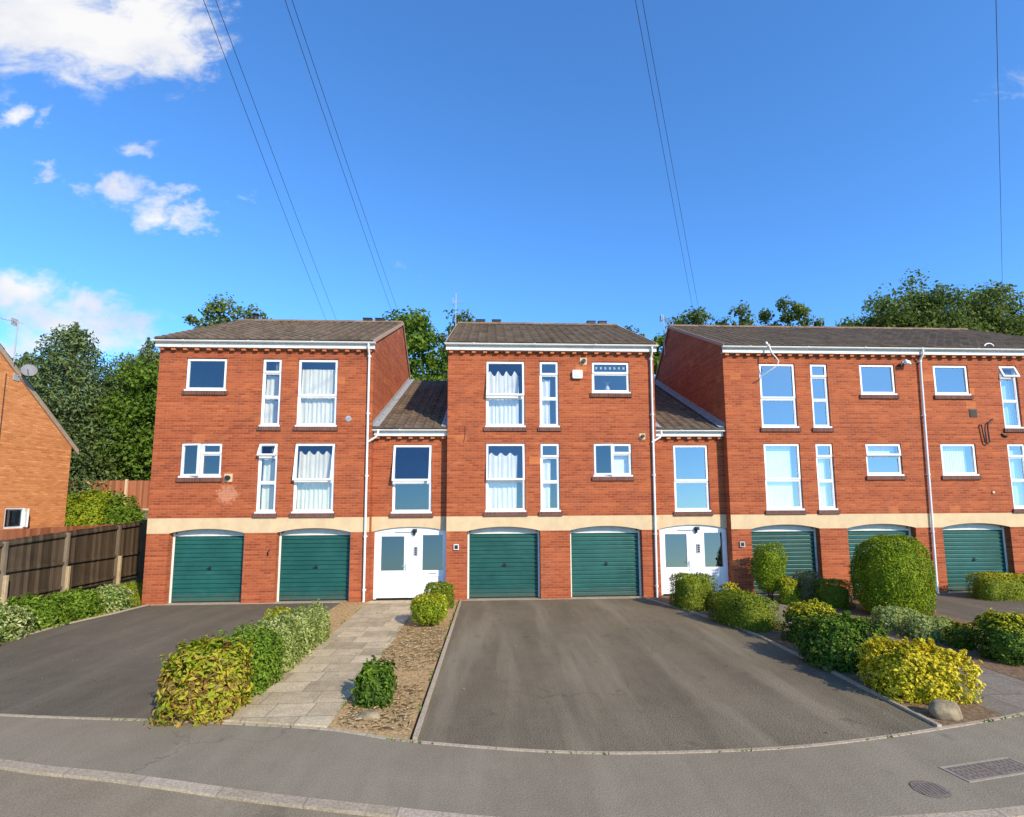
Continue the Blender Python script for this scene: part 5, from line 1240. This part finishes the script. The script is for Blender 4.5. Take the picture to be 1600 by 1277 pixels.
# ------------------------------------------------------------------ sky, sun, camera
SUN_EL, SUN_AZ = R(31), (.5736, -.8192)          # sun stands to the right, in front of the houses
w = D.worlds.new('World'); scn.world = w; w.use_nodes = True; nt = w.node_tree; nt.nodes.clear()
out = N(nt, 'ShaderNodeOutputWorld'); bg = N(nt, 'ShaderNodeBackground'); nt.links.new(bg.outputs[0], out.inputs[0])
sky = N(nt, 'ShaderNodeTexSky'); sky.sky_type = 'NISHITA'; sky.sun_disc = False; sky.sun_elevation = SUN_EL
sky.sun_rotation = math.atan2(SUN_AZ[0], SUN_AZ[1]); sky.air_density = 1.0; sky.dust_density = .3; sky.ozone_density = 3.0; sky.altitude = 100
tc = N(nt, 'ShaderNodeTexCoord'); sx = N(nt, 'ShaderNodeSeparateXYZ'); nt.links.new(tc.outputs['Generated'], sx.inputs[0])
yy = math_(nt, 'MAXIMUM', sx.outputs[1], .05)
U = math_(nt, 'DIVIDE', sx.outputs[0], yy); V = math_(nt, 'DIVIDE', sx.outputs[2], yy)
cv = N(nt, 'ShaderNodeCombineXYZ'); nt.links.new(U, cv.inputs[0]); nt.links.new(V, cv.inputs[1])
mp = N(nt, 'ShaderNodeMapping'); mp.inputs['Scale'].default_value = (1, 1.5, 1); mp.inputs['Rotation'].default_value = (0, 0, R(25)); nt.links.new(cv.outputs[0], mp.inputs[0])
n1 = N(nt, 'ShaderNodeTexNoise', Scale=9.0, Detail=9.0, Roughness=.62, Distortion=.5); nt.links.new(mp.outputs[0], n1.inputs['Vector'])
n2 = N(nt, 'ShaderNodeTexNoise', Scale=3.2, Detail=5.0, Roughness=.55); nt.links.new(mp.outputs[0], n2.inputs['Vector'])
CL = [(-0.936,0.998,0.215,0.120,1.35),(-0.794,0.978,0.200,0.110,1.35),(-0.655,0.963,0.085,0.112,1.1),(-0.688,0.907,0.085,0.065,.95),(-0.963,0.782,0.049,0.028,0.85),(-0.897,0.782,0.025,0.031,0.70),(-0.971,0.838,0.037,0.025,0.50),(-0.718,0.718,0.052,0.024,0.85),(-0.742,0.624,0.065,0.040,0.95),(-0.685,0.595,0.047,0.038,0.75),(-0.646,0.629,0.025,0.027,0.50),(-0.602,0.573,0.040,0.030,0.8),(-0.570,0.550,0.022,0.009,0.60),(-0.889,0.654,0.036,0.022,0.85),(-0.822,0.622,0.032,0.026,0.7),(-0.490,0.614,0.018,0.010,0.45),(-0.528,0.589,0.031,0.010,0.40),(-0.921,0.405,0.090,0.060,1.0),(-0.819,0.377,0.132,0.050,1.0),(-0.721,0.353,0.080,0.042,.95),(-0.790,0.320,0.137,0.045,.95),(-0.882,0.310,0.094,0.045,0.8),(-0.149,0.470,0.041,0.014,0.40),(1.179,0.948,0.110,0.045,0.42),(1.106,0.905,0.094,0.018,0.40)]
wz = N(nt, 'ShaderNodeTexNoise', Scale=11.0, Detail=5.0, Roughness=.6); nt.links.new(mp.outputs[0], wz.inputs['Vector'])
wa = N(nt, 'ShaderNodeVectorMath', operation='SUBTRACT'); nt.links.new(wz.outputs['Color'], wa.inputs[0]); wa.inputs[1].default_value = (.5, .5, .5)
wb = N(nt, 'ShaderNodeVectorMath', operation='MULTIPLY_ADD'); nt.links.new(wa.outputs[0], wb.inputs[0]); wb.inputs[1].default_value = (.20, .13, 0); nt.links.new(cv.outputs[0], wb.inputs[2])
acc = None
for u, v, ru, rv, a in CL:
    d = N(nt, 'ShaderNodeVectorMath', operation='SUBTRACT'); nt.links.new(wb.outputs[0], d.inputs[0]); d.inputs[1].default_value = (u, v, 0)
    e = N(nt, 'ShaderNodeVectorMath', operation='MULTIPLY'); nt.links.new(d.outputs[0], e.inputs[0]); e.inputs[1].default_value = (1 / ru, 1 / rv, 0)
    l = N(nt, 'ShaderNodeVectorMath', operation='LENGTH'); nt.links.new(e.outputs[0], l.inputs[0])
    m_ = N(nt, 'ShaderNodeMapRange'); m_.interpolation_type = 'SMOOTHSTEP'; nt.links.new(l.outputs['Value'], m_.inputs['Value'])
    m_.inputs['From Min'].default_value = 1.75; m_.inputs['From Max'].default_value = .1; m_.inputs['To Min'].default_value = 0; m_.inputs['To Max'].default_value = a
    acc = m_.outputs[0] if acc is None else math_(nt, 'MAXIMUM', acc, m_.outputs[0])
dens = math_(nt, 'ADD', acc, math_(nt, 'MULTIPLY', math_(nt, 'SUBTRACT', n1.outputs['Fac'], .5), 2.0))
dens = math_(nt, 'MULTIPLY', dens, math_(nt, 'MINIMUM', math_(nt, 'MULTIPLY', acc, 5.0), 1.0))
cm = N(nt, 'ShaderNodeMapRange'); cm.interpolation_type = 'SMOOTHSTEP'; nt.links.new(dens, cm.inputs['Value']); cm.inputs['From Min'].default_value = .25; cm.inputs['From Max'].default_value = 1.2; cm.inputs['To Max'].default_value = .96
SKYS = .136
tint = mix(nt, sky.outputs[0], (.80, 1.44, 2.03), 1.0, 'MULTIPLY')
cr = ramp(nt, [(.35, (.64 / SKYS, .68 / SKYS, .77 / SKYS)), (.60, (.90 / SKYS, .89 / SKYS, .88 / SKYS))]); nt.links.new(n2.outputs['Fac'], cr.inputs[0])
nt.links.new(mix(nt, tint, cr.outputs[0], cm.outputs[0]), bg.inputs[0]); bg.inputs[1].default_value = SKYS
ld = D.lights.new('sun', 'SUN'); ld.energy = 5.0; ld.angle = R(.53); ld.color = (1.0, .88, .68)
so = D.objects.new('sun', ld); col.objects.link(so); so.location = (12, -18, 25)
sd = Vector((SUN_AZ[0] * math.cos(SUN_EL), SUN_AZ[1] * math.cos(SUN_EL), math.sin(SUN_EL))); so.rotation_euler = sd.to_track_quat('Z', 'Y').to_euler()

cam = D.cameras.new('camera'); co = D.objects.new('camera', cam); col.objects.link(co); scn.camera = co
cam.sensor_fit = 'HORIZONTAL'; cam.sensor_width = 36; cam.lens = 798.69 / 1600 * 36
cam.shift_x = -11.44 / 1600; cam.shift_y = 60.06 / 1600; cam.clip_end = 3000; cam.clip_start = .05
rt = Vector((.998663325, -.0514268678, -.00518070234)); up = Vector((.000510898978, .110048531, -.993926084)) * -1
fw = Vector((.051684634, .992594881, .109927706))
Mx = Matrix((rt, up, -fw)).transposed().to_4x4(); Mx.translation = (-.44578, -15.63685, 2.8475); co.matrix_world = Mx
vs_ = scn.view_settings; vs_.view_transform = 'Standard'; vs_.look = 'None'; vs_.exposure = .15; vs_.gamma = 1
scn.cycles.max_bounces = 8; scn.cycles.transparent_max_bounces = 12
